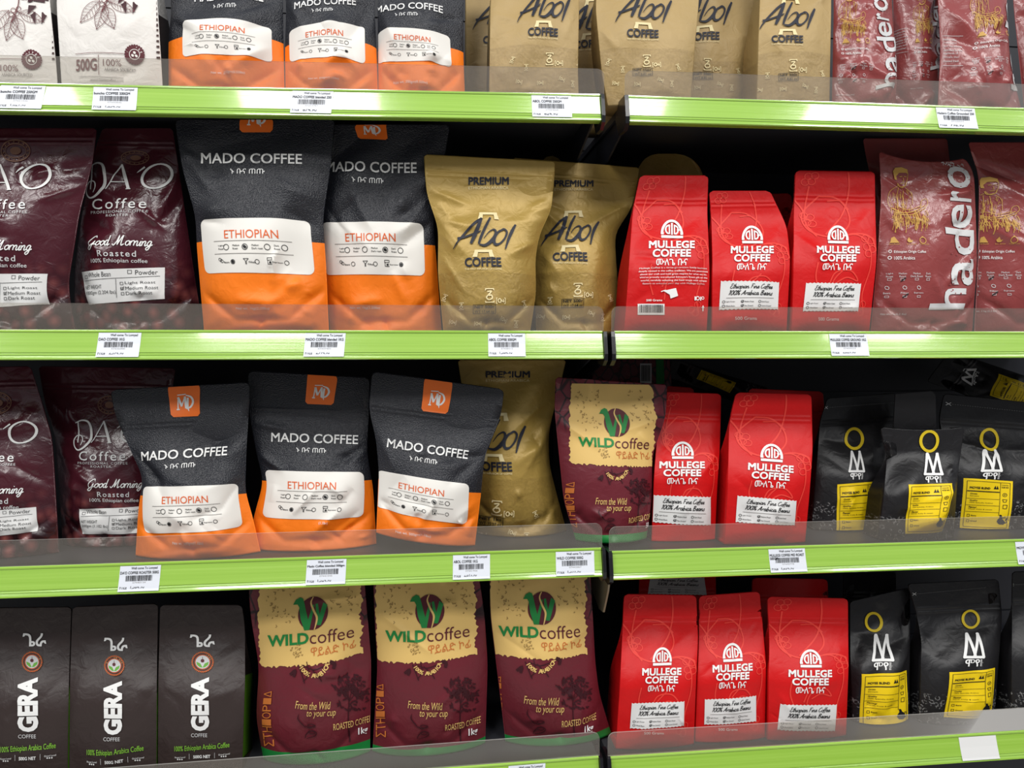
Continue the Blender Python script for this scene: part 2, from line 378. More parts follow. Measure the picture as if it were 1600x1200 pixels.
# -- gold pouches
def abol_premium():
    A = Art(290, 245, 490, 305, 'grade_line', 10)
    return A.text('PREMIUM', 290, 245, 490, 281, 'navy', 0.028).text('ETHIOPIAN ARABICA', 290, 289, 488, 303, 'cream', 0.0)
def stool(A, x0, y0, x1, y1, mat='cream'):
    w, h = x1-x0, y1-y0
    A.poly([(x0+.1*w, y0), (x1-.1*w, y0), (x1-.08*w, y0+.35*h), (x0+.08*w, y0+.35*h)], mat)
    A.poly([(x0+.1*w, y0+.2*h), (x0+.26*w, y0+.2*h), (x0+.22*w, y1), (x0, y1)], mat, layer=1)
    A.poly([(x1-.26*w, y0+.2*h), (x1-.1*w, y0+.2*h), (x1, y1), (x1-.22*w, y1)], mat, layer=1)
def abol_logo():
    A = Art(210, 420, 530, 708, 'brand_name', 10)
    stool(A, 333, 422, 440, 460); stool(A, 310, 612, 420, 646)
    ln = lambda p, wd: A.line(p, [1.12*x for x in wd] if not np.isscalar(wd) else wd, 'navy', layer=2)
    ln([(212, 606), (228, 578), (262, 536), (316, 482), (352, 456)], [3, 7, 10, 12, 8]); ln([(352, 454), (338, 490), (318, 540), (300, 582)], [10, 17, 19, 12])
    ln([(230, 556), (270, 548), (330, 528), (350, 520)], [12, 9, 8, 3])
    ln([(396, 452), (372, 500), (350, 552), (340, 584)], [9, 13, 13, 9]); ln([(342, 586), (374, 590), (408, 566), (426, 534), (418, 512), (392, 524), (366, 556)], [6, 12, 17, 13, 7, 5, 3])
    ln([(470, 510), (440, 524), (420, 556), (424, 584), (448, 582), (474, 556), (484, 526), (468, 508), (448, 516)], [6, 10, 14, 13, 8, 9, 10, 6, 3])
    ln([(526, 486), (510, 520), (494, 560), (478, 608)], [10, 16, 13, 6])
    A.text('COFFEE', 272, 648, 453, 692, 'navy', 0.03)
    return A.text('THE FIRST INFUSION OF COFFEE', 272, 697, 452, 706, 'cream', 0.004)
def glyph(A, cx, cy, h, turn=0, mat='cream'):
    k = h/70.0; c, s = (math.cos(turn), math.sin(turn))
    T = lambda p: [(cx+k*(x*c-y*s), cy+k*(x*s+y*c)) for x, y in p]
    A.line(T([(-22, -32), (22, -32)]), 5*k, mat, sm=0); A.line(T([(-18, -32), (-22, -24)]), 5*k, mat, sm=0); A.line(T([(18, -32), (22, -24)]), 5*k, mat, sm=0)
    A.line(T([(-12, -18), (8, -20), (-6, -2), (-16, 10), (-4, 22), (12, 14), (8, 0), (-4, 2)]), 6.5*k, mat)
    A.line(T([(-22, 34), (22, 34)]), 5*k, mat, sm=0); A.line(T([(-18, 34), (-22, 27)]), 5*k, mat, sm=0); A.line(T([(18, 34), (22, 27)]), 5*k, mat, sm=0)
def abol_glyphs(wt):
    A = Art(160, 795, 620, 990, 'ornament', 10)
    glyph(A, 384, 836, 68); glyph(A, 438, 862, 46, math.pi/2)
    for x, y, a in ((250, 884, 0), (172, 838, 0.4), (455, 950, 2), (560, 872, -.4), (520, 968, 0), (330, 968, math.pi/2), (210, 960, 1.8)): glyph(A, x, y, 34, a)
    if wt:
        A.line([(306, 880), (412, 880), (412, 922), (306, 922)], 2.2, 'black', True, 0)
        A.text('NET '+wt[0], 312, 883, 406, 901, 'black', 0.02).text('WT '+wt[1], 312, 905, 406, 919, 'black', 0.01)
    return A

# -- red bags
def mul_logo():
    A = Art(998, 515, 1203, 730, 'brand_name', 10)
    cx, by = 1101, 588
    a = np.linspace(math.pi*1.02, math.pi*1.98, 18)
    A.line(np.stack([cx+46*np.cos(a), by-2+62*np.sin(a)*1.0+0*a], 1), 11, 'white', sm=0)
    A.rect(1052, 592, 1151, 604, 'white'); A.rect(1050, 578, 1063, 588, 'white').rect(1140, 578, 1152, 588, 'white')
    A.rect(1097, 534, 1105, 588, 'white')
    A.line([(1090, 544), (1076, 552), (1072, 568), (1080, 582), (1090, 582)], 7, 'white').rect(1086, 542, 1092, 586, 'white')
    A.line([(1112, 544), (1126, 552), (1130, 568), (1122, 582), (1112, 582)], 7, 'white').rect(1110, 542, 1116, 586, 'white').rect(1124, 562, 1142, 568, 'white')
    A.text('MULLEGE', 998, 616, 1203, 651, 'white', 0.034, space=1.04).text('COFFEE', 1014, 655, 1186, 690, 'white', 0.034, space=1.04)
    return A.text('ሙለጌ ቡና', 1030, 698, 1171, 728, 'white', 0.012)
def mul_label():
    A = Art(945, 785, 1215, 925, 'label', 10)
    n = 30; top = [(945+270*i/n, 785+(4 if i % 2 else 0)) for i in range(n+1)]; bot = [(1215-270*i/n, 925-(4 if i % 2 else 0)) for i in range(n+1)]
    A.poly(top+bot, 'label', True)
    A.script('Ethiopian Fine Coffee', 985, 800, 1180, 822, 'black', 2.6); A.script('100% Arabica Beans', 980, 832, 1182, 854, 'black', 3.0)
    A.line([(972, 868), (1190, 868)], 1.8, 'grey', sm=0)
    for j, row in enumerate((('Light Roast', 'Medium Roast', 'Dark Roast'), ('Whole Beans', 'Fine Ground', 'Coarse Ground'))):
        for i, t in enumerate(row):
            x, y = 962+80*i, 886+20*j; A.ring(x, y, 5.5, 2, 'black'); A.text(t, x+9, y-3, x+9+3.6*len(t), y+4, 'black', 0.005)
            if i == 1: A.line([(x-3, y), (x, y+3), (x+6, y-6)], 2, 'black', sm=0)
    return A
def mul_vine():
    A = Art(0, 0, 100, 190, 'line_art', 5)
    L = lambda p, w=1.5, c=False: A.line(p, 1.35*w, 'coral', c)
    L([(30, 30), (50, 32), (64, 46), (66, 64), (52, 78), (34, 80), (16, 70), (10, 52), (30, 30)]); L([(66, 0), (66, 24), (58, 52), (36, 78)])
    L([(18, 18), (14, 42), (14, 62), (26, 80)]); L([(40, 36), (56, 36), (66, 46)], 1.2); L([(0, 34), (10, 46), (16, 60)])
    for x, y in ((17, 6), (25, 5), (21, 12), (13, 13), (12, 54), (20, 56), (16, 62), (22, 64)): A.ring(x, y, 4.6, 1.2, 'coral', 4.0, n=14)
    L([(50, 84), (70, 76), (92, 80), (100, 96)]); L([(60, 78), (76, 78), (90, 92), (92, 118), (84, 150), (88, 172)], 1.3)
    for x, y in ((84, 82), (92, 84), (86, 92), (94, 94), (88, 100)): A.ring(x, y, 4.6, 1.2, 'coral', 4.2, n=14)
    L([(40, 140), (48, 124), (66, 122), (76, 134), (62, 130), (50, 136)], 1.3); L([(60, 118), (46, 134), (44, 156)], 1.2); L([(26, 112), (24, 130), (30, 150)], 1.2)
    for x, y in ((78, 168), (86, 162), (84, 172)): A.ring(x, y, 4.2, 1.1, 'coral', n=14)
    return A
def mul_story():
    A = Art(1095, 715, 1435, 945, 'lettering', 12)
    for i, t in enumerate(('Mullege Coffee is a three-generation family business', 'deeply rooted in the coffee tradition. We are passionate', 'about our craft and hold great respect for what we do.', "We've proudly introduced Ethiopia's finest gift to the", 'world, carefully selecting the best crops with unique', 'flavors to enhance your day with Mullege Coffee.')):
        A.text(t, 1100+(4, 0, 6, 4, 8, 16)[i], 718+14.5*i, 1425-(4, 0, 6, 4, 8, 16)[i], 728+14.5*i, 'white', 0.008)
    A.poly([(1210, 828), (1268, 816), (1278, 852), (1244, 864), (1240, 846)], 'white').line([(1200, 832), (1222, 826), (1238, 838)], 4, 'white')
    A.text('500 Grams', 1134, 866, 1206, 876, 'white', 0.02)
    A.ring(1372, 862, 8, 4, 'white').rect(1356, 854, 1363, 872, 'white').rect(1384, 854, 1390, 872, 'white').ring(1398, 860, 6, 3, 'white')
    return A.poly([(1392, 905), (1400, 893), (1408, 905)], 'white').rect(1397, 905, 1403, 920, 'white')

# -- maroon glossy bags
def dao_seal():
    A = Art(540, 215, 670, 280, 'seal_print', 8)
    A.ring(605, 247, 62, 4, 'brass', 30, n=28).ring(605, 247, 46, 2.5, 'brass', 20, n=24)
    A.arc_text('DAO COFFEE', 605, 250, 0.1, 200, 340, 1, 'brass', inside=False)
    A.disc(605, 247, 24, 'brass', 11, n=16)
    for a in range(0, 360, 24): A.rect(605+53*math.cos(math.radians(a))-3, 247+25*math.sin(math.radians(a))-2, 605+53*math.cos(math.radians(a))+3, 247+25*math.sin(math.radians(a))+2, 'brass')
    return A
def dao_name():
    A = Art(385, 270, 775, 520, 'brand_name', 10)
    L = lambda p, w: A.line(p, w, 'white')
    L([(398, 290), (430, 276), (462, 284), (478, 322), (474, 376), (446, 414), (412, 430), (390, 412), (388, 380), (404, 356), (426, 358), (434, 382), (424, 406)], [4, 8, 10, 13, 14, 11, 7, 6, 6, 5, 5, 5, 3])
    L([(412, 284), (412, 330), (410, 392)], [5, 8, 5])
    L([(480, 392), (510, 346), (546, 280)], [4, 5, 6]); L([(544, 280), (560, 330), (582, 392)], [8, 14, 14]); L([(500, 360), (566, 360)], 4); L([(570, 392), (592, 392)], 4)
    L([(648, 292), (624, 310), (614, 318)], [9, 6, 2])
    A.line([(705+66*math.cos(a)*0.98-8*math.sin(a), 334+55*math.sin(a)-6*math.cos(a)) for a in np.linspace(0, 2*math.pi, 30, endpoint=False)], [6+7*abs(math.cos(a)) for a in np.linspace(0, 2*math.pi, 30, endpoint=False)], 'white', True, 0)
    A.text('Coffee', 420, 436, 668, 482, 'white', 0.004, space=1.25)
    A.text('PROFESSIONAL COFFEE', 412, 489, 678, 501, 'silver', 0.0, space=1.2)
    return A.text('ROASTER', 488, 506, 596, 517, 'silver', 0.0, space=1.2)
def dao_morning():
    A = Art(400, 590, 680, 728, 'lettering', 10)
    A.script('Good  Morning', 406, 600, 680, 644, 'white', 4.4)
    return A.text('Roasted', 452, 666, 616, 692, 'silver', 0.008, space=1.25).text('100% Ethiopian coffee', 412, 700, 662, 723, 'silver', 0.003)
def dao_label(wt):
    A = Art(365, 738, 738, 905, 'label', 12)
    A.poly([(365, 748), (738, 738), (738, 890), (385, 905)], 'label', True)
    bx = lambda x, y, r=7: A.line([(x-r, y-r), (x+r, y-r), (x+r, y+r), (x-r, y+r)], 1.8, 'black', True, 0)
    bx(392, 774); A.text('Whole Bean', 404, 755, 514, 778, 'black', -0.006); bx(593, 758, 8); A.text('Powder', 616, 750, 710, 772, 'black', -0.006)
    A.line([(380, 792), (720, 780)], 1.8, 'black', sm=0).line([(534, 790), (528, 878)], 1.8, 'black', sm=0)
    A.text('NET WEIGHT', 382, 815, 468, 833, 'black', -0.006).text(wt, 386, 842, 526, 864, 'black', -0.006)
    for i, t in enumerate(('Light Roast', 'Medium Roast', 'Dark Roast')):
        y = 812+24*i; bx(556, y, 6); A.text(t, 570, y-9, 570+12*len(t), y+7, 'black', -0.006)
        if i == 1: A.line([(552, y-2), (556, y+4), (565, y-10)], 2, 'black', sm=0)
    return A

# -- wine red bags with a torn tan patch
def wild_patch():
    A = Art(160, 150, 780, 605, 'label', 9); r = random.Random(5)
    P = [(170+590*i/44, 20) for i in range(45)] + [(768+10*math.sin(i*.5)+r.uniform(-9, 9), 20+575*i/40) for i in range(1, 40)] + [(780-615*i/70, 600+r.uniform(-7, 7)) for i in range(70)] + [(168+r.uniform(-9, 6), 590-560*i/44) for i in range(44)]
    A.poly(P, 'kraft', True)
    for k in range(120):
        x, y = r.uniform(190, 740), r.uniform(60, 350)
        if 390 < x < 590: continue
        a = r.uniform(0, 3); q = r.uniform(4, 13); A.line([(x, y), (x+q*math.cos(a), y+q*math.sin(a)), (x+1.6*q*math.cos(a+.8), y+1.5*q*math.sin(a+.8))], r.uniform(2, 6), 'stain', sm=0)
    for k in range(36):
        x, y = r.gauss(400, 24), r.uniform(475, 550); A.disc(x, y, r.uniform(3, 7), 'stain', 3, n=6, rot=r.uniform(0, 3))
    A.disc(490, 292, 87, 'maroon', 102, layer=1, n=30, rot=0.1)
    A.poly([(372, 232), (386, 204), (410, 190), (428, 198), (436, 222), (452, 290), (462, 330), (486, 240), (496, 240), (488, 300), (470, 392), (440, 392), (418, 320), (408, 250), (398, 232)], 'green', layer=2)
    A.poly([(502, 236), (516, 232), (528, 302), (548, 228), (572, 246), (548, 330), (536, 368), (514, 366)], 'green', layer=2)
    A.line([(488, 190), (476, 226), (492, 274), (512, 318), (508, 358), (498, 394)], [5, 9, 12, 12, 9, 5], 'kraft', layer=3)
    A.text('WILD', 222, 406, 466, 474, 'green', 0.035, layer=1).text('coffee', 472, 398, 728, 476, 'maroon', -0.005, layer=1)
    return A.text('ዋይልድ ኮፊ', 478, 494, 738, 552, 'rust', 0.0, layer=1)
def wild_arc():
    A = Art(335, 560, 620, 690, 'ornament', 10)
    for p, w in (([(350, 650), (382, 622), (372, 660)], 16), ([(585, 570), (612, 585), (606, 612)], 20), ([(400, 590), (420, 640), (440, 690)], 6), ([(470, 600), (520, 650), (540, 680)], 6), ([(420, 590), (490, 610), (560, 590)], 5), ([(450, 570), (460, 640), (430, 680)], 5)): A.line(p, w, 'darkwine', sm=3)
    return A.arc_text('100% ARABICA', 490, 560, 84, 148, 20, 25, 'kraft', 0.03)
def wild_side():
    A = Art(195, 745, 262, 1068, 'lettering', 12)
    for i, ch in enumerate('ETHIOPIA'):
        y1 = 1068-41*i; A.text({'E': 'Σ', 'A': 'Δ'}.get(ch, ch), 200, y1-36, 258-i*2, y1, 'rust', 0.0, up=True)
    return A
def wild_tree():
    A = Art(590, 610, 815, 1042, 'line_art', 12); r = random.Random(9)
    A.line([(700, 1040), (696, 900), (700, 780)], [9, 6, 5], 'darkwine')
    for k in range(150):
        a = r.uniform(-2.9, 0.25); q = r.uniform(30, 122); x, y = 702+q*math.cos(a)*0.9, 760+q*math.sin(a)
        if k % 3 == 0: x, y = 706+r.uniform(-70, 105), r.uniform(740, 850)
        t = r.uniform(0, 3.1); A.disc(x, y, r.uniform(9, 15), 'darkwine', 4.4, n=8, rot=t)
    for k in range(9): a = r.uniform(-2.8, 0.0); A.line([(700, 800), (702+50*math.cos(a), 770+50*math.sin(a)), (704+105*math.cos(a), 755+95*math.sin(a))], 2.4, 'darkwine')
    return A
def wild_words(wt):
    A = Art(380, 788, 830, 1020, 'lettering', 12)
    A.text('From the Wild', 385, 792, 592, 836, 'kraft', 0.0, 0.22, slope=-4).text('to your cup', 455, 842, 622, 888, 'kraft', 0.0, 0.22, slope=-4)
    A.text('ROASTED COFFEE', 608, 910, 826, 948, 'kraft', 0.0, slope=-22).text(wt, 750, 960, 806, 1008, 'white', 0.02, slope=-6)
    A.line([(408, 868), (404, 895), (430, 925), (448, 945)], [3, 7, 7, 3], 'darkwine').line([(446, 935), (470, 946), (504, 928)], [4, 8, 4], 'darkwine').ring(482, 932, 22, 5, 'darkwine', 8)
    return A.line([(440, 1010), (450, 985), (480, 962), (508, 970), (500, 990), (450, 1010)], [4, 6, 7, 6, 6, 3], 'darkwine').ring(480, 972, 20, 5, 'darkwine', 9)

# -- soft black bags
def moy_ring(): return Art(205, 375, 300, 500, 'ring_emblem', 12).ring(252, 437, 40, 14, 'ring', 50, n=32, rot=-0.05)
def moy_logo():
    A = Art(308, 500, 392, 645, 'brand_name', 10)
    for a, b, wd in (((324, 507), (315, 603), 10.5), ((314, 605), (386, 605), 11), ((326, 507), (353, 600), 10.5), ((364, 507), (350, 600), 10), ((364, 507), (385, 603), 10.5)): A.line([a, b], wd, 'white', sm=0)
    A.disc(325, 506, 6, 'white').disc(364, 506, 6, 'white').disc(315, 605, 6, 'white').disc(385, 605, 6, 'white')
    return A.text('ሞየ', 318, 614, 372, 645, 'white', 0.02).text('moyee', 374, 614, 384, 644, 'white', 0.0, up=True)
def moy_label():
    A = Art(248, 655, 460, 930, 'label', 12)
    A.rect(248, 655, 460, 930, 'yellow', True)
    A.line([(260, 668), (448, 668), (448, 918), (260, 918)], 2, 'black', True, 0); A.line([(405, 668), (405, 850)], 2, 'black', sm=0)
    A.text('MOYEE BLEND', 270, 698, 358, 710, 'black', 0.03); A.poly([(374, 706), (382, 686), (387, 706)], 'black').poly([(386, 706), (391, 686), (398, 706)], 'black')
    A.rect(262, 720, 403, 725, 'black')
    for i, (h, t) in enumerate((('Origin', 'Ethiopia'), ('Quality', '100% Specialty Arabica'), ('Flavour', 'Floral, fruity & sweet'))):
        y = 733+36*i; A.text(h, 274, y, 274+4.8*len(h), y+10, 'black', 0.02); A.text(t, 274, y+13, 274+4.6*len(t), y+20, 'black', 0.0); A.line([(262, y+30), (403, y+30)], 1.6, 'black', sm=0)
    A.text('ROASTED', 411, 678, 441, 684, 'black', 0.01).text('0.25 KG', 411, 689, 441, 698, 'black', 0.03)
    A.ring(426, 736, 9, 2.4, 'black').disc(426, 736, 3, 'black'); A.line([(417, 762), (436, 762), (432, 776), (421, 776)], 2.4, 'black', True, 0); A.line([(420, 792), (438, 792), (436, 812), (420, 812)], 2.4, 'black', True, 0)
    A.line([(272, 850), (282, 850), (282, 862), (272, 862)], 1.8, 'black', True, 0).text('Beans', 288, 852, 310, 860, 'black', 0.01).line([(272, 880), (282, 880), (282, 892), (272, 892)], 1.8, 'black', True, 0).text('Ground', 288, 882, 314, 890, 'black', 0.01)
    A.poly([(402, 872), (410, 862), (408, 846), (418, 848), (424, 862), (438, 872), (440, 890), (430, 900), (408, 898), (398, 884)], 'black'); A.line([(434, 866), (446, 868), (444, 888), (432, 894)], 3.4, 'black')
    return A
def moy_tear(): 
    A = Art(0, 0, 200, 14, 'tear_line', 10)
    for k in range(40): A.rect(12+4.7*k, 6, 12+4.7*k+2.6, 7.6, 'doodle')
    return A.line([(0, 1), (10, 12)], 1.8, 'silver', sm=0).line([(0, 12), (10, 1)], 1.8, 'silver', sm=0)

# -- dark brown bags
def gera_sign():
    return Art(620, 365, 762, 445, 'brand_sign', 12).text('ጌራ', 620, 366, 762, 444, 'white', 0.02)
def gera_seal():
    A = Art(622, 470, 748, 596, 'seal_print', 10); cx, cy = 685, 533
    A.disc(cx, cy, 60, 'brown', n=32); A.disc(cx, cy, 38, 'silver', layer=1, n=28)
    for a in range(0, 360, 9): b = math.radians(a); A.line([(cx+52*math.cos(b), cy+52*math.sin(b)), (cx+61*math.cos(b+.1), cy+61*math.sin(b+.1))], 4.4, 'rust' if a % 2 else 'orange', sm=0, layer=1)
    A.ring(cx, cy, 41, 3, 'orange', layer=1, n=28)
    A.arc_text('GERA COFFEE', cx, cy, 47, 200, 340, 7, 'tan', 0.02, inside=False)
    A.poly([(cx, cy+32), (cx-12, cy+8), (cx-34, cy-2), (cx-30, cy+16), (cx-14, cy+30)], 'leaf', layer=2).poly([(cx, cy+32), (cx+12, cy+8), (cx+34, cy-2), (cx+30, cy+16), (cx+14, cy+30)], 'leaf', layer=2)
    return A.disc(cx, cy-8, 10, 'maroon', 10, layer=3).line([(cx, cy-30), (cx+1, cy-14)], 2, 'maroon', sm=0, layer=3)
def gera_name():
    A = Art(612, 622, 732, 985, 'brand_name', 12)
    return A.text('GERA', 620, 624, 730, 945, 'white', 0.05, up=True).text('COFFEE', 620, 960, 717, 982, 'silver', 0.0)
def gera_lines():
    A = Art(515, 1015, 860, 1130, 'lettering', 12)
    A.text('100% Ethiopian Arabica Coffee', 520, 1018, 856, 1060, 'lime', 0.008, slope=-26)
    A.text('Roast Level', 522, 1094, 586, 1104, 'white', 0.0, slope=-4).text('500G NET', 634, 1084, 740, 1104, 'white', 0.03, slope=-6).text('Grind Level', 790, 1074, 858, 1084, 'white', 0.0, slope=-4)
    A.line([(610, 1076), (610, 1110)], 2, 'silver', sm=0).line([(766, 1068), (766, 1102)], 2, 'silver', sm=0)
    for x, y in ((540, 1112), (553, 1112), (566, 1112), (808, 1092), (821, 1092), (834, 1092)): A.disc(x, y, 5, 'white', n=5)
    return A

# -- white bags
def leaf(A, x, y, ln, wd, a, mat='sepia'):
    c, s = math.cos(a), math.sin(a); T = lambda p: [(x+ln*u*c-wd*v*s, y+ln*u*s+wd*v*c) for u, v in p]
    A.line(T([(0, 0), (.25, .42), (.6, .45), (1, 0)]), 2.6, mat).line(T([(0, 0), (.3, -.45), (.65, -.4), (1, 0)]), 2.6, mat).line(T([(0, 0), (.5, .04), (1, 0)]), 2.4, mat)
    for k in range(1, 8):
        u = k/8.5; h = .42*math.sin(math.pi*min(1, u*1.05)); A.line(T([(u-.06, 0), (u+.06, h)]), 1.8, mat, sm=0).line(T([(u-.06, 0), (u+.06, -h)]), 1.8, mat, sm=0)
def buncho_sprig():
    A = Art(360, -160, 720, 170, 'line_art', 12)
    for t in (('ን', 370, -90, 500, 72), ('ቾ', 600, -90, 710, 80)): A.text(t[0], t[1], t[2], t[3], t[4], 'darkwine', 0.05)
    A.line([(540, -130), (556, -40), (540, 30), (520, 70)], 5, 'sepia')
    for x, y, l, wd, a in ((530, 40, 130, 70, 1.15), (540, 30, 140, 66, 1.9), (510, 10, 150, 72, 2.3), (560, 20, 130, 60, .35), (540, -60, 140, 70, -.4), (530, -70, 140, 70, -2.6)): leaf(A, x, y, l, wd, a)
    for x, y in ((530, 10), (546, 26), (520, 30), (556, 2)): A.ring(x, y, 12, 3, 'sepia', n=14)
    return A
def buncho_foot(wt):
    A = Art(375, 225, 730, 415, 'lettering', 12)
    A.line([(380, 274), (626, 276)], 2.5, 'sepia', sm=0)
    A.text(wt, 384, 302, 494, 360, 'sepia', 0.02).line([(502, 285), (502, 380)], 2.5, 'sepia', sm=0).text('100%', 524, 306, 612, 338, 'sepia', -0.004).text('ARABICA SOURCED', 530, 346, 680, 362, 'grey', 0.0)
    A.disc(677, 278, 42, 'maroon', n=30)
    for a in range(0, 360, 15): b = math.radians(a); A.disc(677+44*math.cos(b), 278+44*math.sin(b), 6, 'maroon', layer=0, n=8)
    A.ring(677, 278, 25, 3, 'paper', layer=1).arc_text('COFFEE', 677, 278, 34, 200, 340, 10, 'paper', 0.02, inside=False)
    for x, y in ((668, 284), (686, 286), (677, 270)): A.disc(x, y, 8, 'paper', 6, layer=2, n=10, rot=.8)
    return A.line([(400, 388), (620, 392)], 2, 'grey', sm=0).text('www.bunacoffee.com', 460, 398, 620, 410, 'grey', 0.0)
def ladder():
    A = Art(0, 0, 8, 120, 'edge_marks', 8)
    for k in range(11): A.rect(0, 4+11*k, 8, 8+11*k+(2 if k < 5 else 0), 'brown')
    return A

# -- rose brown glossy bags
def had_name():
    A = Art(470, 215, 650, 912, 'brand_name', 14)
    for ch, y0, y1, x0, x1 in (('h', 818, 912, 462, 606), ('a', 684, 804, 528, 640), ('d', 545, 665, 480, 648), ('e', 432, 540, 508, 640), ('r', 372, 418, 500, 628), ('o', 242, 356, 502, 626)): A.text(ch, x0, y0, x1, y1, 'silver', 0.012, up=True)
    r = random.Random(4)
    for k in range(26): x, y = r.uniform(500, 610), r.uniform(214, 236); A.line([(x, y), (x+r.uniform(-14, 14), y+r.uniform(4, 12))], r.uniform(2, 4), 'silver', sm=0)
    for k in range(46): A.disc(r.uniform(505, 640), r.uniform(260, 880), r.uniform(2, 5), 'rosefleck', r.uniform(1.5, 4), layer=1, n=7)
    return A
def had_man():
    A = Art(245, 240, 450, 555, 'line_art', 10); r = random.Random(6)
    L = lambda p, w=3.4: A.line(p, 0.72*w, 'gold')
    A.poly([(280, 262), (292, 244), (322, 240), (350, 250), (354, 272), (340, 266), (310, 268), (296, 284), (300, 302), (288, 300)], 'gold')
    L([(352, 268), (350, 300), (338, 330), (318, 338), (302, 318)]); L([(312, 286), (326, 284)], 4); L([(334, 284), (346, 286)], 4); L([(330, 290), (334, 306), (326, 308)]); L([(318, 318), (338, 316)], 4); L([(300, 320), (310, 336), (338, 330), (346, 312)], 6)
    L([(300, 330), (262, 360), (252, 410), (268, 440), (300, 452)]); L([(340, 340), (364, 366), (370, 420)]); L([(318, 345), (326, 400), (322, 452)]); L([(296, 340), (300, 400), (298, 440)])
    L([(270, 438), (320, 462), (380, 452), (424, 428)], 5); L([(300, 470), (360, 470), (430, 440)], 4); L([(300, 430), (350, 446), (410, 428)])
    L([(404, 436), (410, 406), (430, 398), (438, 420), (424, 440)]); L([(296, 455), (280, 500), (276, 540)]); L([(310, 460), (300, 510), (290, 535)])
    for k in range(110): x, y = r.uniform(272, 442), r.uniform(446, 505); A.line([(x, y), (x+r.uniform(-6, 14), y+r.uniform(14, 50))], r.uniform(1.5, 3.2), 'gold', sm=0)
    for k in range(80): x, y = r.uniform(258, 368), r.uniform(350, 450); A.line([(x, y), (x+r.uniform(-4, 4), y+r.uniform(8, 24))], 1.6, 'gold', sm=0)
    return A
def had_info():
    A = Art(225, 565, 455, 945, 'lettering', 12)
    A.poly([(264, 598), (270, 578), (284, 572), (300, 598)], 'gold').line([(262, 600), (302, 600)], 4, 'gold', sm=0).poly([(340, 590), (352, 574), (360, 590), (370, 588), (362, 600), (346, 600)], 'gold').ring(416, 590, 15, 3.6, 'gold').rect(412, 570, 420, 576, 'gold')
    for x, t in ((258, 'Forest Roasted'), (336, 'Sun dried'), (398, 'Fresh roast')): A.text(t, x, 605, x+46, 611, 'gold', 0.0)
    A.ring(260, 642, 6, 2.6, 'white').text('Ethiopian Origin Coffee', 276, 638, 424, 654, 'white', 0.004).ring(257, 672, 7, 3, 'white').text('100% Arabica', 275, 666, 368, 682, 'white', 0.004)
    for x, a, b, m in ((257, 'Light', 'Roast', 0), (313, 'Medium', 'Roast', 1), (377, 'Medium', 'Dark Roast', 0), (434, 'Dark', 'Roast', 0)):
        for i, t in enumerate((a, b)): A.text(t, x-2.9*len(t), 742+13*i, x+2.9*len(t), 751+13*i, 'silver', 0.0)
        A.line([(x-8, 769), (x+8, 769), (x+8, 778), (x-8, 778)], 1.6, 'silver', True, 0)
        if m: A.line([(x-8, 782), (x+14, 766)], 5, 'black', sm=0, layer=1)
    for x, t, m in ((248, 'Beans', 0), (323, 'Filter', 1), (388, 'Espresso', 0)):
        A.ring(x, 812, 9, 2.4, 'silver', 7, rot=.6).text(t, x-2.9*len(t), 832, x+2.9*len(t), 841, 'silver', 0.0).line([(x-8, 849), (x+8, 849), (x+8, 857), (x-8, 857)], 1.6, 'silver', True, 0)
        if m: A.line([(x-10, 858), (x+16, 840)], 5, 'black', sm=0, layer=1)
    return A.text('Net wt. 1 kg (2.2 lbs)', 224, 929, 334, 940, 'silver', 0.0)
def wide_barcode(): return Art(0, 0, 128, 52, 'barcode_patch', 10).rect(0, 0, 128, 52, 'white', True).barcode(8, 5, 120, 42, 'black', 3)
def back_barcode(): return Art(0, 0, 100, 120, 'barcode_patch', 12).rect(0, 0, 100, 120, 'label', True).barcode(8, 10, 92, 104, 'black', 6)
def plain_patch(mat, part): return Art(0, 0, 100, 100, part, 12).rect(0, 0, 100, 100, mat, True)
def had_story():
    A = Art(0, 0, 100, 120, 'lettering', 10); r = random.Random(2)
    A.line([(0, 2), (100, 2)], 1.5, 'silver', sm=0).line([(0, 118), (100, 118)], 1.5, 'silver', sm=0)
    for i, t in enumerate(('Hadero coffee', 'is forest grown', 'and sun dried by', 'families in the', 'highlands of', 'Ethiopia, then', 'roasted fresh')): A.text(t, 2, 12+14*i, 98-r.uniform(0, 30), 20+14*i, 'silver', 0.0)
    return A
I['rosefleck'] = ink('ink_rosefleck', (150, 78, 78)); I['mado_tab'] = M['mado_tab']
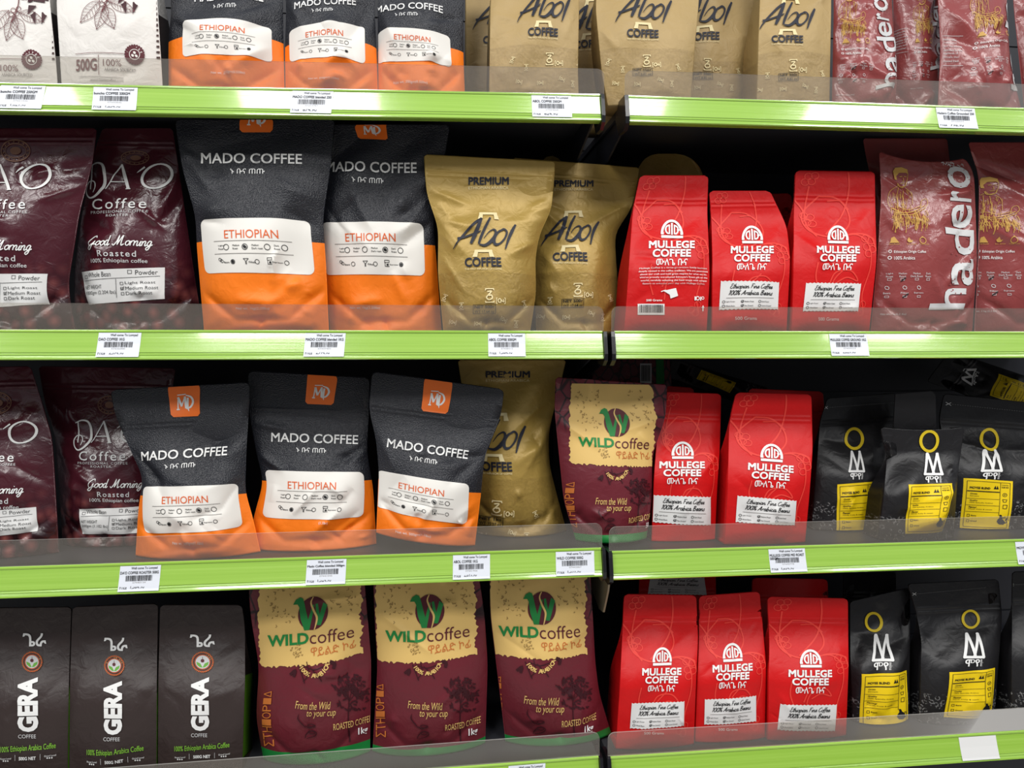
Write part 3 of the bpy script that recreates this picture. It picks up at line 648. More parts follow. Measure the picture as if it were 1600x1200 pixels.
# ------------------------------------------------------------------ bags
def sm01(x): x = np.clip(x, 0, 1); return x*x*(3-2*x)
SHELF = {}
def deck_z(row, side, x):
    x0, z0, x1, z1 = SHELF[(row, side)]; return z0+(z1-z0)*(x-x0)/(x1-x0)+0.0009
class Bag:
    def __init__(s, row, L, R, y, kind='pouch', D=0.030, T=0.06, lean=0.03, yaw=0.0, seal=0.10, zipt=None, seed=1, wr=1.0, free=False, side=None, sag=0.0, creases=(), bumps=(), full=0.68, foot=0.85, corner=0.005, nc=9):
        s.kind, s.D, s.T, s.seal, s.zipt, s.wr, s.full, s.foot = kind, D, (T if kind == 'box' else 0.0), seal, zipt, wr, full, foot
        s.bumps = bumps; s.sag = sag; s.flat = False; s.free = free
        n = 81; s.tt = np.linspace(0, 1, n)
        def samp(P):
            P = np.asarray(P, float); d = np.r_[0, np.cumsum(np.linalg.norm(np.diff(P, axis=0), axis=1))]; d /= d[-1]
            q = np.stack([np.interp(s.tt, d, P[:, 0]), np.interp(s.tt, d, P[:, 1])], 1)
            if len(P) > 2:
                for _ in range(3):
                    pad = np.vstack([2*q[:1]-q[3:0:-1], q, 2*q[-1:]-q[-2:-5:-1]]); q = sum(pad[k:k+n] for k in range(7))/7.0
            return q
        lp, rp = samp(L), samp(R); xc = (lp[:, 0].mean()+rp[:, 0].mean())/2
        yy = y+lean*(1-s.tt)-s.half(s.tt)
        s.L = at(lp[:, 0], lp[:, 1], yy+yaw*(lp[:, 0]-xc)/1050); s.R = at(rp[:, 0], rp[:, 1], yy+yaw*(rp[:, 0]-xc)/1050)
        side = side or ('l' if s.L[-1, 0]/2+s.R[-1, 0]/2 < SPLIT else 'r')
        zd = [deck_z(row, side, q[-1, 0]) for q in (s.L, s.R)]
        if free:
            sh = min(s.L[-1, 2]-zd[0], s.R[-1, 2]-zd[1]) if free == 1 else 0
            for q in (s.L, s.R): q[:, 2] = q[0, 2]-(q[0, 2]-q[:, 2])*(q[0, 2]-q[-1, 2]+sh)/(q[0, 2]-q[-1, 2])
        else:
            for q, z in ((s.L, zd[0]), (s.R, zd[1])): q[:, 2] = q[0, 2]-(q[0, 2]-q[:, 2])*(q[0, 2]-z)/(q[0, 2]-q[-1, 2])
        r = np.random.default_rng(seed); s.W = float(np.linalg.norm(s.R-s.L, axis=1).mean()); s.H = float(np.linalg.norm((s.L+s.R)[0]-(s.L+s.R)[-1])/2)
        # round the top corners
        if corner:
            dz = s.tt*s.H; ins = np.where(dz < corner, corner-np.sqrt(np.maximum(corner**2-(corner-dz)**2, 0)), 0)
            e = (s.R-s.L)/np.linalg.norm(s.R-s.L, axis=1)[:, None]; s.L = s.L+e*ins[:, None]; s.R = s.R-e*ins[:, None]
        up = (s.L+s.R)[0]-(s.L+s.R)[-1]; ax = (s.R-s.L).mean(0); nn = np.cross(ax, up); s.n = nn/np.linalg.norm(nn)
        if s.n[1] > 0: s.n = -s.n
        # creases of the film: two-point ridges and dents in (s, t)
        cr = [tuple(c) for c in creases]
        sh0 = seal+0.04
        if kind == 'pouch': cr += [(0.01, .80, .30, .945, -.005, .006), (0.99, .80, .70, .945, -.005, .006), (.30, .945, .70, .945, -.004, .006), (.5, .93, .5+r.uniform(-.1, .1), 1.0, -.005, .006)]
        for k in range(int(nc*wr+0.5)):
            q = r.uniform()
            if q < 0.45: sd = r.choice((0.0, 1.0)); t0 = r.uniform(sh0, 0.55); e = (sd, t0, abs(sd-r.uniform(.15, .5)), t0+r.uniform(.02, .25))
            elif q < 0.75: t0 = r.uniform(.78, .98); a = r.uniform(.05, .95); e = (a, t0, a+r.uniform(-.25, .25), t0+r.uniform(-.16, .08))
            else: a, t0 = r.uniform(.1, .9), r.uniform(sh0, .9); e = (a, t0, a+r.uniform(-.3, .3), t0+r.uniform(-.12, .12))
            cr.append(e+(r.choice((-1, 1, 1))*r.uniform(.0020, .0055), r.uniform(.005, .012)))
        s.cr = cr; s.wv = [(r.uniform(4, 13), r.uniform(4, 14), r.uniform(0, 6.3), r.uniform(.0004, .0016)) for _ in range(6)]
        s.base = np.array([(s.L[-1, 0]+s.R[-1, 0])/2, y, min(s.L[-1, 2], s.R[-1, 2])])
    def nvec(s, t):                                            # the film is pushed out level with the shelf near the foot
        t = np.asarray(t, float); return np.stack([np.full(t.shape, s.n[0]), np.full(t.shape, s.n[1]), s.n[2]*(1-t**4)*(0 if s.flat else 1)], -1)
    def fill(s, t): return sm01((t-s.seal)/(s.full-s.seal))**0.85*(1-(1-s.foot)*sm01((t-0.8)/0.2))
    def half(s, t): return 0.5*s.T*(0.04+0.96*sm01((t-s.seal)/(0.62-s.seal))) if s.T else np.zeros_like(t)
    def prof(s, u): return np.maximum(1-np.abs(u)**(2.1 if s.kind == 'pouch' else 2.6), 0)**(0.85 if s.kind == 'pouch' else 1.0)
    def edge(s, t, a): return np.stack([np.interp(t, s.tt, a[:, k]) for k in range(3)], -1)
    def S(s, sx, t, lift=0.0):
        sx = np.asarray(sx, float); t = np.asarray(t, float); sc, tc = np.clip(sx, 0, 1), np.clip(t, 0, 1)
        u = 2*sc-1; P = s.edge(tc, s.L)*(1-sc)[..., None]+s.edge(tc, s.R)*sc[..., None]
        f = s.fill(tc); pr = s.prof(u); b = s.D*f*pr
        m = np.clip(1-np.abs(u)**6, 0, 1)*np.clip((tc-s.seal*0.3)/0.12, 0.08, 1)*(1-0.9*sm01((tc-0.96)/0.04))
        wv = np.zeros_like(tc)
        for a, bb, ph, am in s.wv: wv += am*np.sin(a*sc+bb*tc+ph)
        X, Z = sc*s.W, tc*s.H
        for s0, t0, s1, t1, am, wd in s.cr:
            ax, az, bx, bz = s0*s.W, t0*s.H, s1*s.W, t1*s.H; l2 = (bx-ax)**2+(bz-az)**2+1e-9
            k = np.clip(((X-ax)*(bx-ax)+(Z-az)*(bz-az))/l2, 0, 1); d = np.hypot(X-ax-k*(bx-ax), Z-az-k*(bz-az))
            wv += am*np.exp(-(d/wd)**1.5)*(1-0.75*np.abs(2*k-1)**2)
        off = b+wv*s.wr*m
        if s.zipt:
            for dz in (-0.0035, 0.0035): off = off+0.0010*np.exp(-((tc-s.zipt)*s.H-dz)**2/(2*0.0014**2))*(np.abs(u) < 0.96)
        for bs, bt, br in s.bumps:
            rr = np.hypot((sc-bs)*s.W, (tc-bt)*s.H); off = off+0.0010*np.exp(-((rr-br)/0.0012)**2)+0.0005*np.exp(-((rr-br*.45)/0.001)**2)
        off = off+s.sag*pr*0
        P = P+s.nvec(tc)*(off+lift)[..., None]
        if s.sag: P[..., 2] -= s.sag*(1-u*u)*(1-tc)**3
        return s.rest(P, sc)
    def back(s, sx, t):
        sx = np.asarray(sx, float); u = 2*sx-1; P = s.edge(t, s.L)*(1-sx)[..., None]+s.edge(t, s.R)*sx[..., None]
        if s.sag: P[..., 2] -= s.sag*(1-u*u)*(1-t)**3
        return s.rest(P-s.nvec(t)*(2*s.half(t)+0.0006*np.clip(1-np.abs(u)**8, 0, 1)+s.D*(1.0 if s.kind == 'pouch' else 0.35)*s.fill(t)*s.prof(u))[..., None], sx)
    def rest(s, P, q):                                         # nothing sinks below the shelf
        if not s.free: P[..., 2] = np.maximum(P[..., 2], s.L[-1, 2]*(1-q)+s.R[-1, 2]*q)
        return P
    def uv_of(s, px, py):
        """where on the bag's front the photo shows a given pixel"""
        a, b = 0.5, 0.5; e = 1e-3
        for _ in range(14):
            f = lambda q, w: np.array(proj(s.S(np.array(q), np.array(w)) if 0 <= q <= 1 and 0 <= w <= 1 else s.ext(q, w)))
            p = f(a, b); J = np.stack([(f(a+.02, b)-f(a-.02, b))/.04, (f(a, b+.02)-f(a, b-.02))/.04], 1)
            try: d = np.linalg.solve(J, np.array([px, py])-p)
            except np.linalg.LinAlgError: break
            a += float(np.clip(d[0], -.3, .3)); b += float(np.clip(d[1], -.3, .3)); a = min(max(a, -.6), 1.6); b = min(max(b, -.6), 1.6)
        return a, b
    def ext(s, q, w):
        qc, wc = min(max(q, 0), 1), min(max(w, 0), 1); P = s.S(np.array(qc), np.array(wc))
        return P+(s.R-s.L).mean(0)*(q-qc)+((s.L+s.R)[-1]-(s.L+s.R)[0])/2*(w-wc)
    def build(s, name, label, group, mat, low=None, split=None, sidemat=None, top=None, cat='coffee bag', seam=True):
        root = empty(name, s.base); meta(root, label, cat, group); s.root = root
        nt = 104; ts = list(np.linspace(0, 1, nt))+[0.006, 0.012, 0.018, 0.024]
        if s.seal >= 0.06: ts += [s.seal]
        if s.zipt: ts += [s.zipt+d for d in (-.03, -.02, -.013, -.007, 0, .007, .013, .02, .03)]
        if split: ts += [split]
        if top: ts += [top]
        ts = np.unique(np.clip(np.round(ts, 5), 0, 1)); nt = len(ts)
        us = 0.5-0.5*np.cos(np.linspace(0, math.pi, 81)); us = 0.5*us+0.5*np.linspace(0, 1, 81); ns = len(us)
        SS, TT = np.meshgrid(us, ts); Fv = s.S(SS, TT); Bs = us[::8]; BS, BT = np.meshgrid(Bs, ts); Bv = s.back(BS, BT); nb = len(Bs)
        V = [Fv.reshape(-1, 3), Bv.reshape(-1, 3)]; UV = [np.stack([SS, 1-TT], -1).reshape(-1, 2), np.stack([BS, 1-BT], -1).reshape(-1, 2)]
        F, MI = [], []; ob = nt*ns
        mi_of = lambda i: 1 if (low is not None and split is not None and ts[i]+1e-6 >= split) else 0
        for i in range(nt-1):
            for j in range(ns-1): F.append((i*ns+j, (i+1)*ns+j, (i+1)*ns+j+1, i*ns+j+1)); MI.append(mi_of(i))
            for j in range(nb-1): F.append((ob+i*nb+j, ob+i*nb+j+1, ob+(i+1)*nb+j+1, ob+(i+1)*nb+j)); MI.append(mi_of(i))
        smat = 2 if sidemat is not None else None
        off = ob+nt*nb
        for e, (fi, bi, sgn) in enumerate(((0, 0, 1), (ns-1, nb-1, -1))):
            if s.T:                                            # gusset side with a fold along its middle
                f0, b0 = Fv[:, fi], Bv[:, bi]; ax = (s.R-s.L).mean(0); ax = ax/np.linalg.norm(ax)
                mid = (f0+b0)/2+sgn*ax[None]*(0.010+0.012*sm01((0.55-ts)/0.4))[:, None]; mid = s.rest(mid, 0.0 if sgn > 0 else 1.0); V.append(mid); UV.append(np.stack([np.full(nt, 0.5), 1-ts], -1))
                for i in range(nt-1):
                    a, b, c, d, g, h = i*ns+fi, (i+1)*ns+fi, off+i, off+i+1, ob+i*nb+bi, ob+(i+1)*nb+bi
                    q = smat if (smat and ts[i] > 0.45) else mi_of(i)
                    for fc in ((a, c, d, b), (c, g, h, d)): F.append(fc if sgn > 0 else fc[::-1]); MI.append(q)
                F.append((nt*ns-ns+fi, off+nt-1, ob+nt*nb-nb+bi)); MI.append(mi_of(nt-2)); F.append((fi, off, ob+bi)); MI.append(0)
                off += nt
            else:
                for i in range(nt-1):
                    fc = (i*ns+fi, ob+i*nb+bi, ob+(i+1)*nb+bi, (i+1)*ns+fi); F.append(fc if sgn > 0 else fc[::-1]); MI.append(mi_of(i))
        lo, hi = (nt-1)*ns, ob+(nt-1)*nb
        for j in range(nb-1):                                  # foot and top edge
            F.append(tuple(lo+8*j+k for k in range(9))[::-1]+(hi+j, hi+j+1)); MI.append(mi_of(nt-2))
            F.append(tuple(8*j+k for k in range(9))+(ob+j+1, ob+j)); MI.append(0)
        mats = [mat, low if low is not None else mat]+([sidemat] if sidemat is not None else [])
        V, UV, MI = np.vstack(V)-s.base, np.vstack(UV), np.array(MI)
        cut = s.zipt or (s.seal if s.kind == 'pouch' and s.seal >= 0.06 else 0)
        tops = np.array([max(1-UV[i, 1] for i in f) <= cut+1e-6 for f in F]) if cut else np.zeros(len(F), bool)
        for nm, sel in (('body', ~tops), ('top_seal', tops)):      # the welded strip above the zip is a part of its own
            idx = np.flatnonzero(sel)
            if not len(idx): continue
            used = sorted({i for k in idx for i in F[k]}); re = {q: n for n, q in enumerate(used)}
            o = mesh_obj(nm, V[used], [tuple(re[i] for i in F[k]) for k in idx], mats, MI[idx], root, smooth=True, uv=UV[used])
            if nm == 'body': s.body = o
        return s
    def put(s, A, quad, part=None, lift=0.0):
        """lay artwork on the front; quad = photo pixels of its corners (tl, tr, br, bl) or (x0, y0, x1, y1)"""
        if len(quad) == 4 and np.isscalar(quad[0]): x0, y0, x1, y1 = quad; quad = [(x0, y0), (x1, y0), (x1, y1), (x0, y1)]
        C = np.array([s.uv_of(*q) for q in quad]); par = s.root; made = None
        for bk in (0, 1):
            if bk not in A.out: continue
            V, F, mats, mi, vl = A.out[bk]; a, b = V[:, 0:1], V[:, 1:2]
            st = C[0]*(1-a)*(1-b)+C[1]*a*(1-b)+C[2]*a*b+C[3]*(1-a)*b
            bad = (st[:, 0] < 0.004) | (st[:, 0] > 0.996) | (st[:, 1] < 0.004) | (st[:, 1] > 0.994)
            st = np.clip(st, [0.004, 0.004], [0.996, 0.994])
            F2, m2 = [], []
            for f, m in zip(F, mi):
                if not (bad[f[0]] and bad[f[1]] and bad[f[2]]): F2.append(f); m2.append(m)
            if not F2: continue
            used = np.unique(np.array(F2)); re = np.full(len(V), -1); re[used] = np.arange(len(used)); F2 = [tuple(int(re[i]) for i in f) for f in F2]
            st, vl2 = st[used], vl[used]
            h = lift+0.0009+0.0006*bk+0.00025*vl2
            P = s.S(st[:, 0], st[:, 1], h); e = 0.004
            du = s.S(np.clip(st[:, 0]+e, 0, 1), st[:, 1])-s.S(np.clip(st[:, 0]-e, 0, 1), st[:, 1]); dv = s.S(st[:, 0], np.clip(st[:, 1]+e, 0, 1))-s.S(st[:, 0], np.clip(st[:, 1]-e, 0, 1))
            nrm = np.cross(dv, du); nrm /= np.maximum(np.linalg.norm(nrm, axis=1), 1e-9)[:, None]
            if (nrm @ s.n).mean() < 0: nrm = -nrm
            q = P[F2[0][0]], P[F2[0][1]], P[F2[0][2]]
            tri = np.array(F2); fn = np.cross(P[tri[:, 1]]-P[tri[:, 0]], P[tri[:, 2]]-P[tri[:, 0]])
            if (fn @ s.n).sum() < 0: F2 = [f[::-1] for f in F2]
            nm = (part or A.part) if (bk == 0 or 0 not in A.out) else 'lettering'
            o = mesh_obj(nm, P-s.base, F2, [I[m] for m in mats], m2, par, smooth=True, normals=nrm)
            if bk == 0: par = o
            made = made or o
        return s
    def extra(s, part, quad, y, mat, th=0.002):
        """a thin stiff piece of film (such as a folded flap) at depth y"""
        f = np.array([at(a, b, y) for a, b in quad])-s.base; bk = f+np.array([0, th, 0]); n = len(quad)
        F = [tuple(range(n)), tuple(range(2*n-1, n-1, -1))]+[(i, i+n, (i+1) % n+n, (i+1) % n) for i in range(n)]
        mesh_obj(part, np.vstack([f, bk]), F, mat, None, s.root); return s
# ------------------------------------------------------------------ the shelving
RAILS = {(1, 'l'): ((0, 130), (937, 148)), (1, 'r'): ((981, 150), (1600, 169.5)), (2, 'l'): ((0, 516), (941, 518)), (2, 'r'): ((960, 518), (1600, 519)),
         (3, 'l'): ((0, 887), (939, 856.5)), (3, 'r'): ((956, 862), (1600, 843)), (4, 'l'): ((741, 1197), (935, 1182)), (4, 'r'): ((954, 1183), (1600, 1142))}
SPLIT = float(at(949, 540, 0)[0])
TOPZ = {}
for k, (a, b) in RAILS.items():
    pa, pb = at(*a, 0.0), at(*b, 0.0); TOPZ[k] = (pa[0], pa[2], pb[0], pb[2]); SHELF[k] = (pa[0], pa[2]-0.003, pb[0], pb[2]-0.003)
def top_z(k, x): a = TOPZ[k]; return a[1]+(a[3]-a[1])*(x-a[0])/(a[2]-a[0])

kk = N('lime_green_plastic'); v = kk.obj((1.5, 60, 260)); nz = kk.n('ShaderNodeTexNoise', Scale=1.0, Detail=4.0, Roughness=0.6); kk.l(v, nz.inputs['Vector'])
kk.l(kk.ramp(nz.outputs[0], [(0.3, lin((140, 184, 58))), (0.62, lin((154, 196, 74))), (0.8, lin((168, 206, 96)))]), kk.p.inputs['Base Color'])
kk.p.inputs['Roughness'].default_value = 0.16; kk.p.inputs['Specular IOR Level'].default_value = 0.6; kk.p.inputs['Coat Weight'].default_value = 1.0; kk.p.inputs['Coat Roughness'].default_value = 0.06
kk.bump(nz.outputs[0], 0.25, 0.0012); RAIL = kk.m
def plain(name, rgb, rough=0.5, metal=0.0, var=0.05): return film(name, rgb, rough, metal=metal, var=var)
DECK = plain('charcoal_powder_coat', (52, 53, 58), 0.42); BACK = plain('dark_navy_panel', (26, 28, 37), 0.5); CAP = plain('black_end_cap_plastic', (24, 24, 27), 0.25); STEEL = plain('beige_painted_steel', (150, 138, 112), 0.4)
gm = N('clear_acrylic'); gt = gm.t; out = gt.nodes['Material Output']
tr = gm.n('ShaderNodeBsdfTransparent'); tr.inputs[0].default_value = (0.90, 0.89, 0.87, 1)
df = gm.n('ShaderNodeBsdfDiffuse'); df.inputs[0].default_value = lin((196, 188, 178)); gl = gm.n('ShaderNodeBsdfGlossy'); gl.inputs['Roughness'].default_value = 0.12
m1 = gm.n('ShaderNodeMixShader'); m2 = gm.n('ShaderNodeMixShader'); gz = gm.n('ShaderNodeTexNoise', Scale=9.0, Detail=4.0); gm.l(gm.obj((1, 1, 3)), gz.inputs['Vector'])
gm.l(gm.math('ADD', gm.math('MULTIPLY', gz.outputs[0], 0.05), 0.07), m1.inputs[0]); gm.l(tr.outputs[0], m1.inputs[1]); gm.l(df.outputs[0], m1.inputs[2])
fr = gm.n('ShaderNodeFresnel', IOR=1.45); gm.l(fr.outputs[0], m2.inputs[0]); gm.l(m1.outputs[0], m2.inputs[1]); gm.l(gl.outputs[0], m2.inputs[2]); gm.l(m2.outputs[0], out.inputs[0]); CLEAR = gm.m
em = N('acrylic_edge'); em.p.inputs['Base Color'].default_value = lin((206, 204, 198)); em.p.inputs['Roughness'].default_value = 0.3; em.p.inputs['Alpha'].default_value = 0.45; CLEAR_EDGE = em.m

WORD = {1: 'top', 2: 'second', 3: 'third', 4: 'bottom'}
PROF = [(0.006, 0.0), (0.0, 0.001), (-0.0016, 0.0), (-0.0018, -0.0022), (-0.0006, -0.0032), (-0.0094, -0.0310), (-0.0086, -0.0322), (-0.0102, -0.0345), (-0.0094, -0.0356), (-0.0112, -0.0385), (-0.0118, -0.0405), (-0.010, -0.0418), (0.004, -0.0418), (0.004, -0.010)]
def extrude_x(prof, x0, x1, key, n=2):
    V, F = [], []; m = len(prof)
    for i in range(n):
        x = x0+(x1-x0)*i/(n-1); z = top_z(key, x); V += [(x, y, z+dz) for y, dz in prof]
    for i in range(n-1): F += [(i*m+j, (i+1)*m+j, (i+1)*m+(j+1) % m, i*m+(j+1) % m) for j in range(m)]
    return V, F+[tuple(range(m)), tuple(range(n*m-1, (n-1)*m-1, -1))]
for key in RAILS:
    row, sd = key; xe = TOPZ[key][2] if sd == 'l' else TOPZ[key][0]; x0, x1 = (-1.04, xe) if sd == 'l' else (xe, 1.32)
    base = np.array([(x0+x1)/2, 0.2, top_z(key, (x0+x1)/2)])
    r = meta(empty('store_shelf', base), f'{WORD[row]} shelf of the {"left" if sd == "l" else "right"} bay with lime green price rail', 'shelf', 'shelves of the coffee display')
    rel = lambda V: np.array(V)-base
    V, F = extrude_x([(0.006, -0.003), (0.43, -0.003), (0.43, -0.014), (0.03, -0.014), (0.024, -0.026), (0.006, -0.026)], x0-0.001, x1+0.001, key); mesh_obj('deck', rel(V), F, DECK, None, r)
    V, F = extrude_x(PROF, x0, x1, key); mesh_obj('price_rail', rel(V), F, RAIL, None, r)
    # clear riser with rounded corners at the bay's end
    h, R = 0.0375, 0.011; g0, g1 = (x0, xe+0.002) if sd == 'l' else (xe-0.004, x1)
    if row == 1 and sd == 'l': g1 = xe+0.007
    P = []
    arc = [(R-R*math.cos(a), h-R+R*math.sin(a)) for a in np.linspace(0, math.pi/2, 8)]
    if sd == 'r': P = [(g0, 0)]+[(g0+a, b) for a, b in arc]+[(g1, h), (g1, 0)]
    else: P = [(g0, 0), (g0, h)]+[(g1-a, b) for a, b in arc[::-1]]+[(g1, 0)]
    P = [(x, top_z(key, x)+0.001+z) for x, z in P]; n = len(P)
    V = [(x, 0.0008, z) for x, z in P]+[(x, 0.0032, z) for x, z in P]
    mesh_obj('clear_riser', rel(V), [tuple(range(n)), tuple(range(2*n-1, n-1, -1))]+[(i, (i+1) % n, (i+1) % n+n, i+n) for i in range(n)], [CLEAR, CLEAR_EDGE], [0, 0]+[1]*n, r)
    # end cap and bracket at the joint between the bays
    s = 1 if sd == 'l' else -1; z = top_z(key, xe)
    cp = [(-0.006, 0.0), (-0.0085, -0.008), (-0.015, -0.034), (-0.014, -0.044), (0.0, -0.052), (0.03, -0.05), (0.05, -0.02), (0.03, 0.001)]
    a, b = xe+s*0.0006, xe+s*0.0062; n = len(cp)
    V = [(a, y, z+dz) for y, dz in cp]+[(b, y+0.002, z+dz) for y, dz in cp]
    mesh_obj('end_cap', rel(V), [tuple(range(n)), tuple(range(2*n-1, n-1, -1))]+[(i, (i+1) % n, (i+1) % n+n, i+n) for i in range(n)], CAP, None, r)
    bp = [(0.03, -0.014), (0.43, -0.014), (0.43, -0.13), (0.2, -0.10), (0.10, -0.125), (0.07, -0.12), (0.04, -0.075), (0.03, -0.05)] if row == 3 and sd == 'r' else [(0.03, -0.014), (0.43, -0.014), (0.43, -0.13), (0.36, -0.125), (0.20, -0.075), (0.07, -0.045), (0.03, -0.035)]; a, b = xe-s*0.006, xe-s*0.003; n = len(bp)
    V = [(a, y, z+dz) for y, dz in bp]+[(b, y, z+dz) for y, dz in bp]
    mesh_obj('bracket', rel(V), [tuple(range(n)), tuple(range(2*n-1, n-1, -1))]+[(i, (i+1) % n, (i+1) % n+n, i+n) for i in range(n)], STEEL if row == 3 and sd == 'r' else BACK, None, r)  # other brackets dark navy: shade on beige steel put into the colour
ZF = -1.45
V, F = [], []
for x0, x1, in ((-2.0, SPLIT), (SPLIT, 2.2)):
    for i in range(10):
        n = len(V); v, f = box_vf(x0+0.001, x1-0.001, 0.4325, 0.45, -1.35+0.25*i+0.002, -1.35+0.25*(i+1)-0.002); V += v; F += [tuple(q+n for q in a) for a in f]
    n = len(V); v, f = box_vf(x0, x1, 0.4355, 0.455, -1.45, 1.2); V += v; F += [tuple(q+n for q in a) for a in f]
mesh_obj('wall_back', V, F, BACK)['kind'] = 'structure'
v, f = box_vf(SPLIT-0.016, SPLIT+0.016, 0.405, 0.432, ZF, 1.2)
up = mesh_obj('shelving_upright', v, f, BACK); meta(up, 'dark upright post between the left and right bays', 'post')
v, f = box_vf(-4, 4, -5, 0.6, ZF-0.05, ZF); FLOOR = plain('pale_floor_tile', (178, 174, 168), 0.3); mesh_obj('floor', v, f, FLOOR)['kind'] = 'structure'

# ------------------------------------------------------------------ price tags in the rails
def tag_art(item, price, seed):
    A = Art(0, 0, 100, 66, 'lettering', 30)
    if item is None: return A.rect(0, 0, 100, 66, 'label', True)
    A.rect(0, 0, 100, 66, 'tagpaper', True)
    A.text('Well come To Lomyad', 28, 3, 92, 11, 'black', 0.012); parts = item if isinstance(item, tuple) else (item,)
    for i, t in enumerate(parts): A.text(t, 2, 14+9*i, 2+min(4.3*len(t), 94), 21.5+9*i, 'black', 0.014)
    A.barcode(16, 25, 82, 40, 'black', seed, 44); A.text('0'+str(7431024+seed*911), 34, 42, 66, 46, 'grey', 0.0)
    return A.text('Price', 4, 51, 21, 60, 'black', 0.012).text(price, 30, 51, 64, 60, 'black', 0.014)
I['tagpaper'] = ink('ink_tagpaper', (222, 226, 234), 0.35, 0.5)
TAGS = [(1, 'l', 0, 70, 'buncho COFFEE 250GM', '1,029.90', 'white price tag under the white bags, at the left end of the top rail'), (1, 'l', 145, 214, 'buncho COFFEE 500GM', '1,634.90', 'white price tag under the larger white bag on the top left rail'),
 (1, 'l', 457, 521, 'MADO COFFEE blended 250', '874.90', 'price tag washed out by glare under the top row of black and orange pouches'), (1, 'l', 831, 893, 'ABOL COFFEE 250GM', '824.90', 'white price tag near the right end of the top left rail'),
 (1, 'r', 1465, 1526, 'Hadero Coffee Grounded 250', '798.90', 'white price tag in the top right rail under rose brown bags'),
 (2, 'l', 153, 220, 'DAO COFFEE 1KG', '2,574.90', 'white price tag under the maroon bags on the second left rail'), (2, 'l', 477, 540, 'MADO COFFEE blended 1KG', '2,774.90', 'white price tag under the large black and orange pouches, second rail'),
 (2, 'l', 763, 821, 'ABOL COFFEE 500GM', '1,584.90', 'white price tag under the gold pouches on the second left rail'), (2, 'r', 1297, 1356, 'MULLEGE COFFEE GROUND 1KG', '2,029.90', 'white price tag in the second right rail under the red bags'),
 (3, 'l', 186, 250, "DA'O COFFEE ROASTER 500G", '1,584.90', 'leftmost white price tag on the third left rail'), (3, 'l', 479, 541, 'Mado Coffee blended 500gm', '1,524.90', 'price tag on the third rail below the middle black and orange pouch'),
 (3, 'l', 708, 766, 'ABOL COFFEE 1KG', '2,819.90', 'price tag on the third rail below the rightmost black and orange pouch'), (3, 'l', 869, 929, 'WILD COFFEE 500G', '1,399.90', 'price tag under the wine red and tan bag on the third left rail'),
 (3, 'r', 1202, 1259, ('MULLEGE COFFEE MID ROAST', '500GM'), '1,034.90', 'white price tag in the third right rail under the red bags'), (3, 'r', 1588, 1650, 'MOYEE COFFEE 250G', '1,149.90', 'price tag cut by the right edge of the photo, third rail'),
 (4, 'l', 795, 853, 'WILD COFFEE 1KG', '2,449.90', 'price tag at the bottom edge of the photo under wine red bags'), (4, 'r', 1500, 1558, None, '', 'blank pale tag in the bottom right rail under black bags')]
for i, (row, sd, a, b, item, price, lab) in enumerate(TAGS):
    key = (row, sd); A = tag_art(item, price, i+1).done()
    xa, xb = (float(at(q, 160 if row == 1 else 540 if row == 2 else 880 if row == 3 else 1170, -0.006)[0]) for q in (a, b))
    xm = (xa+xb)/2; base = np.array([xm, -0.008, top_z(key, xm)-0.037]); root = None; rr = random.Random(i); dx = rr.uniform(-0.001, 0.003)
    for bk in (0, 1):
        if bk not in A.out: continue
        V, F, mats, mi, vl = A.out[bk]; v = V[:, 1]; x = xa+(xb-xa)*V[:, 0]-dx*v*(1 if sd == 'l' else -2)
        sp = v*1.03; dz = -0.0032-0.0332*sp; y = -0.0006-0.0088*sp/1.0-0.0011-(0.0005 if bk else 0)-np.where(sp > 0.83, 0.0016*(sp-0.83)/0.2, 0)
        P = np.stack([x, y, top_z(key, x)+dz], 1)-base; 
        o = mesh_obj('price_tag' if bk == 0 else 'lettering', P, F, [I[m] for m in mats], mi, root)
        if bk == 0: o.location = base; root = o; meta(o, lab, 'price tag', 'price tags in the rails')

# ------------------------------------------------------------------ the bags
def mado(row, L, R, y, lab, tab, name, label, m, split, weight=None, wt='Net wt. 1kg(2.20lbs)', zipt=None, **k):
    grp = {1: 'black and orange pouches on the top shelf', 2: 'black and orange pouches on the second shelf', 3: 'black and orange pouches on the third shelf'}[row]
    b = Bag(row, L, R, y, seal=k.pop('seal', 0.2), zipt=zipt, corner=0.009, **{**dict(wr=1.3, nc=12), **k})
    b.build('coffee_pouch', lab, grp, M['mado_black'], M['mado_orange'], split=b.uv_of(*split)[1])
    if tab: b.put(art(mado_tab), tab)
    b.put(art(mado_name), name); b.put(art(mado_label, *m), label)
    if weight: b.put(art(small_line, wt), weight)
    return b
def abol(row, L, R, y, lab, prem, logo, gl, wt, mat='gold', kind='pouch', **k):
    grp = {1: 'kraft coffee bags on the top shelf', 2: 'gold coffee pouches on the second shelf', 3: 'gold coffee pouch on the third shelf'}[row]
    b = Bag(row, L, R, y, kind=kind, **k).build('coffee_pouch' if kind == 'pouch' else 'coffee_bag', lab, grp, M[mat])
    if prem: b.put(art(abol_premium), prem)
    if logo: b.put(art(abol_logo), logo)
    if gl: b.put(art(abol_glyphs, wt), gl)
    return b
